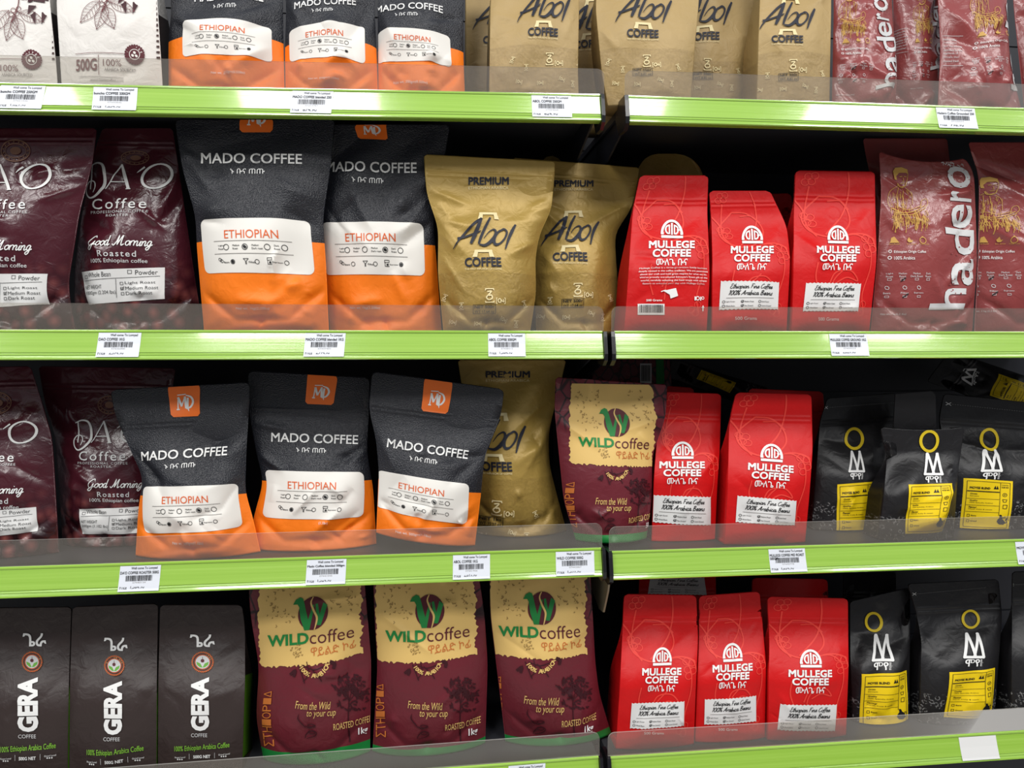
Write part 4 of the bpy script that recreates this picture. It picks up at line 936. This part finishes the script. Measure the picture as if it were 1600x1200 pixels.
def mullege(row, L, R, y, lab, logo, label, grams=None, story=None, vine=True, **k):
    grp = {2: 'red coffee bags on the second shelf', 3: 'red coffee bags on the third shelf', 4: 'red coffee bags on the bottom shelf'}[row]
    k.setdefault('zipt', 0.17); k.setdefault('D', 0.010); k.setdefault('T', 0.07); k.setdefault('lean', 0.012); k.setdefault('wr', 0.55); k.setdefault('corner', 0.007)
    b = Bag(row, L, R, y, kind='box', seal=0.16, full=0.6, foot=0.7, **k).build('coffee_bag', lab, grp, M['red'])
    if vine:
        q = [L[0], R[0], R[-1], L[-1]]; b.put(art(mul_vine), [(q[0][0]+1, q[0][1]+2), (q[1][0]-1, q[1][1]+2), (q[2][0]-1, q[2][1]), (q[3][0]+1, q[3][1])], lift=-0.0008)
    if logo: b.put(art(mul_logo), logo, lift=0.0002)
    if label: b.put(art(mul_label), label, lift=0.0003)
    if grams: b.put(art(small_line, '500 Grams'), grams)
    if story: b.put(art(mul_story), story, lift=0.0003).put(art(wide_barcode), (996, 475, 1038, 492), lift=0.0003)
    return b
def dao(row, L, R, y, lab, seal, name, morn, label, wt, **k):
    grp = 'maroon glossy bags on the %s shelf' % WORD[row]
    b = Bag(row, L, R, y, D=k.pop('D', 0.034), wr=1.25, nc=14, **k).build('coffee_pouch', lab, grp, M['maroon'])
    b.put(art(dao_seal), seal).put(art(dao_name), name).put(art(dao_morning), morn).put(art(dao_label, wt), label); return b
def wild(row, L, R, y, lab, patch, arc, eth, tree, words, wt, split=None, **k):
    grp = 'wine red and tan bags on the %s shelf' % WORD[row]
    k.setdefault('D', 0.032); b = Bag(row, L, R, y, **k); b.build('coffee_pouch', lab, grp, M['wine'], M['green'], split=b.uv_of(*split)[1] if split else 0.97)
    b.put(art(wild_arc), arc).put(art(wild_tree), tree).put(art(wild_side), eth).put(art(wild_patch), patch).put(art(wild_words, wt), words, lift=0.0004); return b
def moyee(row, L, R, y, lab, ring, logo, label, tear=None, **k):
    grp = 'black and yellow bags on the %s shelf' % WORD[row]
    k.setdefault('D', 0.022); k.setdefault('T', 0.045); k.setdefault('zipt', 0.2)
    b = Bag(row, L, R, y, kind='box', seal=0.2, corner=0.006, **k).build('coffee_bag', lab, grp, M['black'])
    if ring: b.put(art(moy_ring), ring)
    if logo: b.put(art(moy_logo), logo)
    if label: b.put(art(moy_label), label)
    if tear: b.put(art(moy_tear), tear)
    return b
def gera(L, R, y, lab, sign, seal, name, lines, **k):
    b = Bag(4, L, R, y, kind='box', D=0.010, T=0.07, lean=0.012, seal=0.14, wr=0.55, full=0.55, foot=0.7, corner=0.006, **k).build('coffee_bag', lab, 'dark brown bags on the bottom shelf', M['brown'], sidemat=M['apple'])
    b.put(art(gera_sign), sign).put(art(gera_seal), seal).put(art(gera_name), name).put(art(gera_lines), lines); return b
def buncho(L, R, y, lab, sprig, foot, lad, wt, **k):
    b = Bag(1, L, R, y, kind='box', D=0.010, T=0.06, lean=0.012, seal=0.1, wr=0.7, **k).build('coffee_bag', lab, 'white coffee bags on the top shelf', M['white'], sidemat=M['brown'])
    b.put(art(buncho_sprig), sprig).put(art(buncho_foot, wt), foot).put(art(ladder), lad); return b
def hadero(row, L, R, y, lab, man, info, name, story=None, **k):
    grp = 'glossy rose brown bags on the %s shelf' % WORD[row]
    b = Bag(row, L, R, y, D=k.pop('D', 0.028), wr=1.3, nc=15, seal=k.pop('seal', 0.05), corner=0.004, **k).build('coffee_pouch', lab, grp, M['rose'])
    if man: b.put(art(had_man), man)
    if info: b.put(art(had_info), info)
    if name: b.put(art(had_name), name)
    if story: b.put(art(had_story), story)
    return b

# top shelf
buncho([(-75, -120), (-75, 140)], [(70, -120), (78, 0), (88, 95), (91, 140)], 0.075, 'white kraft bag cut by the left edge of the photo, top shelf', (-30, -34, 83, 69), (-43, 79, 68, 138), (82, 0, 88, 96), '250G', seed=11)
buncho([(92, -120), (88, 0), (97, 140)], [(240, -120), (246, 0), (252, 90), (255, 140)], 0.075, 'larger white bag with brown leaf drawing beside the black and orange pouches', (112, -50, 225, 53), (117, 70, 228, 130), (245, 0, 251, 94), '500G', seed=12)
mado(1, [(255, -110), (263, -40), (268, 0), (263, 50), (263, 137)], [(440, -110), (442, 0), (443, 70), (445, 140)], 0.06, 'widest black and orange pouch on top shelf, next to the white bag', None, (303, -13, 411, 18), [(285, 34), (425, 45), (426, 99), (286, 90)], (1, 2), (300, 52), (330, 112, 383, 117), 'Net wt. 250gm(0.55lbs)', D=0.034, seed=21)
mado(1, [(442, -110), (447, 0), (445, 70), (446, 140)], [(590, -110), (585, 0), (588, 60), (591, 140)], 0.06, 'middle black and orange pouch of the three on the top shelf', None, [(460, 4), (556, -3), (557, 21), (460, 27)], [(452, 50), (570, 42), (571, 101), (453, 98)], (1, 2), (470, 62), (482, 122, 530, 126), 'Net wt. 250gm(0.55lbs)', D=0.032, seed=22)
mado(1, [(592, -110), (590, 0), (591, 140)], [(730, -110), (724, 0), (724, 75), (727, 145)], 0.062, 'rightmost black and orange pouch on the top shelf, beside tan kraft bags', None, (587, 10, 692, 34), [(590, 53), (703, 58), (706, 106), (590, 102)], (1, 2), (715, 78), (615, 128, 668, 133), 'Net wt. 250gm(0.55lbs)', D=0.030, seed=23)
AK = dict(mat='tan', kind='box', D=0.012, lean=0.015, wr=0.7)
abol(1, [(727, -95), (729, 145)], [(830, -95), (830, 145)], 0.20, 'tan bag half hidden behind the leftmost front tan bag, top shelf', None, (738, -6, 822, 76), None, None, seed=31, T=0.05, **AK)
abol(1, [(775, -100), (766, 0), (764, 145)], [(905, -100), (905, 0), (903, 100), (905, 148)], 0.075, 'leftmost front tan kraft bag on top shelf with dark brushed word', None, (808, -19, 891, 64), (797, 83, 921, 138), None, seed=32, T=0.06, **AK)
abol(1, [(880, -95), (882, 145)], [(985, -95), (985, 145)], 0.20, 'sliver of a tan bag showing in the gap between two front tan bags', None, (880, -1, 964, 84), None, None, seed=33, T=0.05, **AK)
abol(1, [(945, -100), (930, 0), (940, 100), (950, 150)], [(1095, -100), (1092, 0), (1086, 60), (1078, 152)], 0.070, 'tan kraft bag standing over the joint between the bays, top shelf', None, (962, -17, 1050, 64), (947, 86, 1074, 141), ('250g', '8.82 oz'), seed=34, T=0.05, side='r', **AK)
abol(1, [(1064, -100), (1060, 150)], [(1190, -100), (1187, 0), (1183, 153)], 0.165, 'tan kraft bag partly covered on its left, third front tan bag', None, [(1056, -9), (1144, -15), (1144, 67), (1056, 73)], (1040, 93, 1168, 146), ('250g', '8.82 oz'), seed=35, T=0.06, **AK)
abol(1, [(1190, -100), (1187, 0), (1182, 155)], [(1298, -100), (1299, 0), (1296, 158)], 0.080, 'rightmost tan kraft bag on top shelf, next to rose brown bags', None, (1185, -3, 1273, 75), (1171, 97, 1298, 150), ('250g', '8.82 oz'), seed=36, T=0.06, **AK)
hadero(1, [(1300, -100), (1303, 0), (1300, 160)], [(1390, -100), (1394, 0), (1402, 110), (1397, 160)], 0.065, 'leftmost rose brown bag on top shelf with vertical white lettering', (1307, -20, 1352, 62), (1306, 60, 1362, 152), [(1354, -8), (1386, -8), (1401, 140), (1370, 140)], seed=41)
hadero(1, [(1394, -100), (1396, 0), (1397, 165)], [(1470, -100), (1468, 0), (1472, 60), (1468, 165)], 0.125, 'narrow rose brown bag turned aside in the middle of the top shelf group', (1424, -10, 1458, 58), (1422, 60, 1458, 142), [(1452, -30), (1474, -30), (1474, 110), (1454, 110)], [(1396, 50), (1418, 44), (1418, 82), (1397, 86)], seed=42)
hadero(1, [(1462, -100), (1466, 0), (1470, 60), (1465, 165)], [(1585, -100), (1572, 0), (1580, 90), (1602, 168)], 0.065, 'crumpled rose brown bag with side text, right part of the top shelf', (1512, -30, 1568, 52), (1512, 52, 1576, 140), [(1572, -60), (1592, -60), (1610, 140), (1580, 140)], (1472, 56, 1504, 104), seed=43)
hadero(1, [(1578, -100), (1584, 0), (1604, 168)], [(1700, -100), (1700, 170)], 0.085, 'rose brown bag barely in view at the right edge, top shelf', None, None, None, seed=44)

# second shelf
dao(2, [(-90, 200), (-85, 350), (-80, 515)], [(152, 200), (146, 250), (124, 330), (118, 370), (106, 440), (118, 512)], 0.060, 'maroon glossy bag cut by the left edge, second shelf', (1, 218, 48, 254), (-54, 254, 82, 342), (-50, 372, 49, 422), [(-53, 426), (75, 428), (78, 480), (-50, 484)], '1000gm (2.204 lbs)', lean=0.0, zipt=0.06, seed=51)
dao(2, [(160, 200), (143, 250), (126, 340), (116, 420), (116, 512)], [(270, 200), (276, 240), (285, 300), (300, 400), (318, 512)], 0.105, 'maroon glossy bag fully in view, left of the large black pouch', (189, 235, 234, 258), (135, 254, 271, 342), (140, 366, 238, 415), [(128, 422), (258, 418), (258, 472), (134, 477)], '1000gm (2.204 lbs)', lean=0.0, zipt=0.08, seed=52, D=0.036)
mado(2, [(272, 186), (284, 260), (306, 335), (307, 376), (319, 513)], [(524, 186), (518, 250), (504, 340), (509, 400), (514, 513)], 0.056, 'large black and orange pouch next to maroon bags, second shelf', (375, 152, 426, 207), [(314, 238), (472, 240), (472, 273), (314, 272)], [(313, 344), (485, 346), (492, 430), (321, 428)], (1, 0), (309, 378), (369, 480, 421, 485), lean=0.0, D=0.040, seed=61, seal=0.06, foot=0.95, creases=[(1.0, .40, .60, .30, .006, .014), (.98, .52, .70, .44, -.007, .012), (.30, .86, .62, .86, .006, .012), (.0, .5, .2, .42, .005, .012)])
mado(2, [(518, 194), (508, 260), (504, 340), (508, 400), (516, 513)], [(704, 194), (692, 260), (676, 340), (681, 390), (690, 513)], 0.094, 'large black and orange pouch behind the left gold pouch, second shelf', [(553, 181), (601, 182), (606, 219), (560, 217)], [(509, 252), (651, 253), (651, 287), (509, 286)], [(502, 348), (662, 350), (664, 431), (508, 430)], (2, 2), (672, 381), (547, 479, 594, 484), lean=-0.012, creases=[(.25, .32, .45, .52, .006, .012), (.05, .5, .3, .36, -.005, .012), (.2, .87, .5, .84, .006, .012), (.95, .45, .6, .55, .005, .012)], D=0.030, seed=62, seal=0.06, foot=0.95)
abol(2, [(662, 241), (666, 300), (685, 352), (684, 420), (693, 513)], [(868, 252), (862, 325), (843, 362), (836, 400), (838, 450), (828, 513)], 0.054, 'left gold pouch of the front pair on the second shelf', (732, 277, 795, 297), (706, 333, 808, 424), (691, 452, 836, 514), ('500g', '17.64 oz'), D=0.036, seal=0.14, zipt=0.10, lean=0.02, seed=71, bumps=[(0.5, 0.26, 0.011)], wr=1.15, nc=12, side='l')
abol(2, [(800, 246), (838, 350), (834, 410), (838, 513)], [(1000, 262), (988, 322), (960, 362), (966, 450), (972, 513)], 0.115, 'right gold pouch of the front pair, next to the red bags', (866, 282, 927, 299), (842, 330, 940, 416), (828, 445, 967, 504), ('500g', '17.64 oz'), D=0.038, seal=0.14, zipt=0.10, seed=72, bumps=[(0.5, 0.26, 0.011)], wr=1.1, nc=11, side='l')
abol(2, [(848, 240), (842, 300), (842, 515)], [(880, 246), (884, 300), (884, 515)], 0.20, 'gold pouch in the dark behind the front gold pair', None, None, None, None, D=0.03, corner=0.02, seed=73, side='l')
abol(2, [(1012, 240), (992, 268), (985, 330), (985, 515)], [(1072, 240), (1098, 262), (1106, 330), (1106, 515)], 0.20, 'dark olive pouch top showing behind the leftmost red bag', None, None, None, None, D=0.03, corner=0.02, seed=74, side='r')
mullege(2, [(1000, 274), (988, 330), (982, 420), (975, 513)], [(1107, 274), (1105, 330), (1107, 365), (1109, 430), (1104, 512)], 0.062, 'red bag turned back to front with text paragraph and barcode', (1013, 343, 1084, 416), None, None, (995, 418, 1108, 495), seed=81)
mullege(2, [(1108, 298), (1111, 335), (1113, 400), (1113, 512)], [(1203, 298), (1213, 318), (1230, 352), (1235, 400), (1229, 512)], 0.062, 'shorter red bag between two taller ones, second shelf', (1140, 352, 1206, 423), [(1126, 439), (1217, 441), (1215, 484), (1123, 485)], (1148, 495, 1182, 500), seed=82, zipt=0.10)
mullege(2, [(1243, 266), (1240, 330), (1240, 420), (1237, 512)], [(1367, 268), (1368, 330), (1370, 400), (1358, 512)], 0.062, 'tallest red bag on the second shelf, beside the rose brown bag', (1273, 352, 1341, 423), [(1259, 442), (1345, 443), (1340, 487), (1254, 487)], (1278, 496, 1310, 501), seed=83, bumps=[(0.47, 0.27, 0.010)])
mullege(2, [(1150, 304), (1145, 400), (1145, 513)], [(1236, 302), (1242, 350), (1242, 513)], 0.20, 'red bag peeking out behind the shorter red bag', None, None, seed=84, vine=False)
hadero(2, [(1348, 216), (1352, 240), (1366, 300), (1366, 513)], [(1480, 216), (1490, 300), (1490, 513)], 0.125, 'dim rose brown bag whose folded top rises behind the front one', None, None, None, seed=45, lean=0.0)
hadero(2, [(1373, 237), (1377, 300), (1371, 400), (1360, 512)], [(1508, 248), (1522, 265), (1527, 400), (1519, 513)], 0.060, 'rose brown bag with gold figure and full vertical white lettering', (1382, 260, 1450, 365), (1375, 368, 1452, 495), [(1462, 252), (1512, 252), (1516, 484), (1453, 484)], seed=46, sag=0.010, lean=0.015)
hadero(2, [(1512, 222), (1530, 275), (1528, 400), (1522, 513)], [(1690, 222), (1690, 400), (1690, 513)], 0.080, 'rose brown bag cut by the right edge, second shelf', (1513, 277, 1597, 367), (1518, 367, 1595, 490), (1606, 250, 1670, 484), seed=47, lean=0.0)

# third shelf
dao(3, [(-120, 575), (-120, 850)], [(48, 572), (64, 620), (82, 680), (88, 780), (92, 850)], 0.085, 'maroon glossy bag cut by the left edge, third shelf', (-25, 612, 18, 648), (-63, 656, 57, 733), (-50, 752, 37, 798), [(-56, 797), (57, 792), (58, 834), (-56, 841)], '500gm (1.102 lbs)', zipt=0.1, seed=53)
dao(3, [(60, 572), (70, 630), (86, 680), (92, 760), (98, 850)], [(275, 575), (264, 640), (252, 700), (255, 850)], 0.135, 'maroon glossy bag partly behind the leftmost black and orange pouch', (153, 618, 190, 648), (114, 655, 234, 731), (137, 745, 223, 787), [(124, 793), (238, 789), (238, 834), (123, 834)], '500gm (1.102 lbs)', zipt=0.12, seed=54)
M3 = dict(D=0.034, zipt=0.24, corner=0.009)
def m3(*a, **k):
    k2 = dict(D=0.034, zipt=0.22, seal=0.24, foot=0.95); k2.update(k); return mado(3, *a, **k2)
m3([(172, 609), (180, 650), (206, 710), (224, 748), (216, 800), (212, 872)], [(391, 597), (389, 640), (385, 700), (383, 765), (394, 800), (407, 856)], 0.052, 'leftmost black and orange pouch on the third shelf, tilted left', [(263, 598), (310, 595), (313, 650), (268, 652)], [(221, 705), (356, 696), (357, 726), (222, 735)], [(224, 760), (373, 755), (380, 822), (226, 833)], (2, 0), (385, 771), (270, 846, 318, 852), 'Net wt. 500gm(1.1lbs)', seed=63, bumps=[(0.52, 0.4, 0.010)])
m3([(387, 579), (389, 640), (401, 705), (412, 745), (396, 800), (386, 845)], [(578, 590), (576, 650), (573, 700), (583, 755), (588, 838)], 0.076, 'middle black and orange pouch on the third shelf, standing upright', [(481, 584), (524, 586), (521, 633), (477, 631)], [(424, 675), (560, 679), (560, 709), (424, 705)], [(413, 734), (568, 737), (568, 807), (410, 807)], (2, 0), (580, 750), (498, 815, 512, 820), '(1.1lbs)', seed=64)
m3([(581, 580), (576, 640), (588, 690), (592, 740), (588, 838)], [(788, 608), (783, 650), (757, 715), (752, 770), (742, 858)], 0.048, 'rightmost black and orange pouch on the third shelf, tilted right', [(665, 590), (706, 595), (699, 647), (658, 642)], [(606, 684), (733, 703), (729, 732), (602, 713)], [(590, 734), (733, 756), (730, 819), (586, 791)], (2, 0), (752, 768), [(618, 828), (673, 836), (673, 841), (618, 833)], 'Net wt. 500gm(1.1lbs)', seed=65, lean=0.02, free=1, D=0.030)
abol(3, [(715, 562), (728, 650), (735, 740), (745, 852)], [(885, 562), (872, 620), (857, 685), (858, 740), (872, 800), (885, 852)], 0.125, 'tall gold pouch behind the tilted pouch on the third shelf', (759, 580, 828, 597), (719, 644, 825, 740), (695, 775, 856, 843), ('1kg', '35.27 oz'), D=0.040, seal=0.08, seed=75, nc=13, wr=1.2, lean=0.01)
wild(3, [(868, 589), (866, 640), (874, 720), (881, 790), (900, 852)], [(1043, 601), (1040, 655), (1019, 715), (1018, 790), (1010, 850)], 0.060, 'wine red and tan bag standing alone on the third shelf', [(889, 627), (1024, 631), (1024, 731), (889, 725)], (931, 730, 988, 757), (883, 753, 903, 824), (975, 740, 1018, 825), (929, 776, 1026, 829), '500g', (940, 836), D=0.032, seal=0.04, seed=91, side='l')
mullege(3, [(1035, 612), (1028, 660), (1022, 740), (1018, 845)], [(1127, 615), (1125, 700), (1121, 760), (1117, 848)], 0.098, 'red bag right of the wine red and tan bag, third shelf', (1030, 689, 1100, 757), [(1021, 773), (1110, 776), (1110, 821), (1018, 816)], seed=85)
mullege(3, [(1150, 613), (1139, 660), (1137, 760), (1132, 845)], [(1268, 616), (1270, 700), (1265, 770), (1258, 845)], 0.065, 'red bag left of the black and yellow bags, third shelf', [(1168, 690), (1240, 695), (1238, 765), (1166, 760)], [(1152, 774), (1244, 782), (1241, 821), (1149, 816)], seed=86)
mullege(3, [(1170, 607), (1165, 700), (1165, 840)], [(1286, 612), (1290, 680), (1290, 840)], 0.225, 'red bag edge showing behind the third shelf red bag', None, None, seed=87, vine=False)
mullege(3, [(1040, 603), (1035, 700), (1035, 840)], [(1084, 606), (1086, 680), (1086, 840)], 0.20, 'red bag corner peeking over the red bag beside the wine one', None, None, seed=88, vine=False)
moyee(3, [(1293, 622), (1281, 660), (1275, 740), (1268, 840)], [(1402, 614), (1396, 700), (1388, 760), (1386, 836)], 0.135, 'leftmost black and yellow bag on the third shelf', (1320, 666, 1350, 705), (1325, 704, 1351, 749), [(1308, 757), (1369, 752), (1372, 833), (1306, 837)], [(1287, 635), (1400, 627), (1400, 631), (1287, 640)], seed=101)
moyee(3, [(1376, 668), (1386, 715), (1378, 790), (1372, 838)], [(1507, 668), (1497, 735), (1490, 835)], 0.055, 'middle black and yellow bag with its top folded back', [(1438, 669), (1467, 671), (1465, 710), (1435, 708)], (1441, 707, 1475, 754), [(1419, 757), (1487, 755), (1471, 830), (1414, 834)], zipt=None, seed=102, sag=0.004, lean=0.01).extra('top_flap', [(1399, 616), (1456, 611), (1462, 618), (1463, 670), (1396, 671)], 0.085, M['plainblack'])
moyee(3, [(1475, 615), (1466, 660), (1488, 720), (1492, 832)], [(1640, 632), (1640, 730), (1640, 828)], 0.115, 'right black and yellow bag with a shiny band, third shelf', (1531, 667, 1562, 707), (1529, 702, 1565, 749), [(1505, 747), (1582, 752), (1575, 828), (1499, 825)], [(1477, 628), (1640, 645), (1640, 650), (1477, 634)], seed=103)
b = wild(3, [(925, 556), (925, 840)], [(1046, 556), (1050, 620), (1050, 840)], 0.30, 'wine red bag with green stripe in the dark behind the row', (880, 700, 882, 702), (931, 830, 932, 831), (930, 830, 931, 831), (930, 830, 931, 831), (930, 830, 931, 831), '500g', D=0.02, seed=92, side='r')
b.put(art(plain_patch, 'green', 'green_stripe'), (1024, 558, 1036, 640)); b.put(art(back_barcode), (1000, 568, 1018, 600))
moyee(3, [(1448, 596), (1640, 662)], [(1484, 548), (1676, 612)], 0.30, 'black bag lying on its side at the back, yellow patch showing', None, [(1500, 596), (1508, 568), (1532, 578), (1524, 606)], [(1546, 618), (1560, 584), (1640, 612), (1626, 646)], seed=104, free=2, side='r', T=0.03, D=0.012)
moyee(3, [(1040, 588), (1185, 640)], [(1052, 560), (1200, 606)], 0.31, 'black bag lying in the dark behind the red bags, third shelf', None, None, [(1088, 592), (1096, 578), (1150, 598), (1140, 614)], seed=105, free=2, side='r', T=0.03, D=0.012)

# bottom shelf
gera([(-35, 950), (-36, 1050), (-38, 1198)], [(112, 948), (108, 1040), (105, 1195)], 0.075, 'leftmost dark brown bag on the bottom shelf', (36, 989, 73, 1010), (34, 1017, 68, 1050), (27, 1057, 61, 1154), (0, 1162, 89, 1193), seed=111)
gera([(113, 948), (109, 1040), (107, 1195)], [(247, 943), (245, 1050), (244, 1190)], 0.072, 'middle dark brown bag on the bottom shelf', (163, 996, 200, 1017), (163, 1023, 196, 1056), (160, 1063, 192, 1158), (135, 1166, 226, 1197), seed=112)
gera([(250, 945), (247, 1040), (246, 1190)], [(378, 945), (383, 975), (383, 1050), (378, 1185)], 0.072, 'right dark brown bag with green gusset, beside wine red bags', (297, 991, 336, 1011), (299, 1017, 335, 1051), (297, 1057, 328, 1152), (272, 1161, 360, 1190), seed=113)
wild(4, [(386, 882), (391, 960), (405, 1040), (400, 1120), (412, 1185)], [(568, 882), (574, 960), (580, 1030), (578, 1172)], 0.070, 'leftmost wine red and tan bag on the bottom shelf', [(403, 926), (568, 916), (568, 1020), (405, 1041)], (449, 1029, 525, 1064), (412, 1079, 430, 1165), (517, 1043, 577, 1158), [(461, 1092), (581, 1086), (581, 1149), (461, 1154)], '1kg', (490, 1172), seed=93, seal=0.02, lean=0.0, wr=0.8)
wild(4, [(582, 882), (585, 960), (590, 1040), (582, 1170)], [(746, 882), (757, 960), (762, 1040), (758, 1165)], 0.070, 'middle wine red and tan bag on the bottom shelf', [(585, 920), (745, 916), (746, 1022), (587, 1032)], (628, 1029, 699, 1061), (586, 1068, 604, 1151), (692, 1047, 748, 1157), [(636, 1092), (752, 1088), (752, 1150), (636, 1154)], '1kg', (670, 1166), seed=94, seal=0.02, lean=0.0, wr=0.8)
wild(4, [(764, 882), (766, 960), (776, 1040), (790, 1155)], [(922, 882), (926, 960), (930, 1040), (936, 1090), (955, 1155)], 0.070, 'right wine red and tan bag of the bottom shelf, nearest the post', (764, 914, 918, 1022), (803, 1024, 877, 1057), (771, 1057, 787, 1137), (868, 1046, 926, 1148), [(817, 1084), (932, 1082), (932, 1145), (817, 1147)], '1kg', (860, 1154), seed=95, seal=0.02, lean=0.0, wr=0.8, side='l')
mullege(4, [(975, 928), (972, 1000), (968, 1080), (962, 1172)], [(1088, 930), (1091, 1000), (1088, 1060), (1084, 1165)], 0.062, 'leftmost front red bag on the bottom shelf', (1002, 1009, 1064, 1081), [(987, 1098), (1069, 1095), (1068, 1134), (984, 1138)], (1006, 1143, 1037, 1147), seed=121)
mullege(4, [(1092, 931), (1092, 1000), (1086, 1160)], [(1187, 924), (1192, 980), (1197, 1040), (1195, 1155)], 0.068, 'middle front red bag on the bottom shelf, slightly tilted', [(1112, 1005), (1173, 1001), (1174, 1074), (1113, 1077)], [(1101, 1092), (1181, 1086), (1181, 1127), (1100, 1132)], (1122, 1137, 1152, 1141), seed=122, bumps=[(0.52, 0.3, 0.010)])
mullege(4, [(1199, 932), (1202, 1000), (1200, 1155)], [(1325, 935), (1326, 1040), (1322, 1145)], 0.060, 'rightmost front red bag on the bottom shelf, beside black bags', (1231, 1013, 1298, 1083), [(1219, 1099), (1307, 1100), (1304, 1142), (1214, 1140)], seed=123)
mullege(4, [(1000, 890), (996, 1000), (996, 1150)], [(1118, 890), (1120, 1000), (1120, 1140)], 0.20, 'red bag behind the leftmost front one, its label near the rail', None, [(1016, 900), (1100, 902), (1104, 930), (1012, 928)], seed=124, vine=False, lean=0.0)
mullege(4, [(1176, 903), (1172, 1000), (1172, 1150)], [(1293, 905), (1296, 1000), (1296, 1140)], 0.20, 'red bag in shade behind the rightmost front red bag', None, None, seed=125, vine=False, lean=0.0)
moyee(4, [(1328, 940), (1328, 1030), (1332, 1140)], [(1422, 918), (1422, 1000), (1420, 1130)], 0.09, 'black and yellow bag next to the red bags, bottom shelf', [(1352, 952), (1382, 958), (1378, 992), (1348, 986)], (1360, 990, 1397, 1047), [(1346, 1053), (1416, 1047), (1418, 1128), (1342, 1132)], zipt=None, seed=106, lean=0.03)
moyee(4, [(1418, 912), (1430, 950), (1440, 1000), (1436, 1125)], [(1560, 905), (1566, 960), (1560, 1040), (1554, 1118)], 0.075, 'black and yellow bag second from the right edge, bottom shelf', (1502, 951, 1530, 984), (1502, 988, 1538, 1041), [(1483, 1050), (1554, 1043), (1548, 1116), (1474, 1120)], [(1425, 926), (1540, 916), (1540, 920), (1425, 931)], seed=107)
moyee(4, [(1582, 893), (1581, 1000), (1580, 1110)], [(1700, 890), (1700, 1100)], 0.060, 'black bag cut by the right edge, bottom shelf', None, None, None, [(1577, 912), (1690, 902), (1690, 907), (1577, 917)], seed=108)
moyee(4, [(1318, 895), (1316, 1000), (1316, 1130)], [(1400, 893), (1402, 1000), (1402, 1125)], 0.21, 'black bag in the dark behind the first black and yellow one', None, None, None, seed=109, lean=0.0)
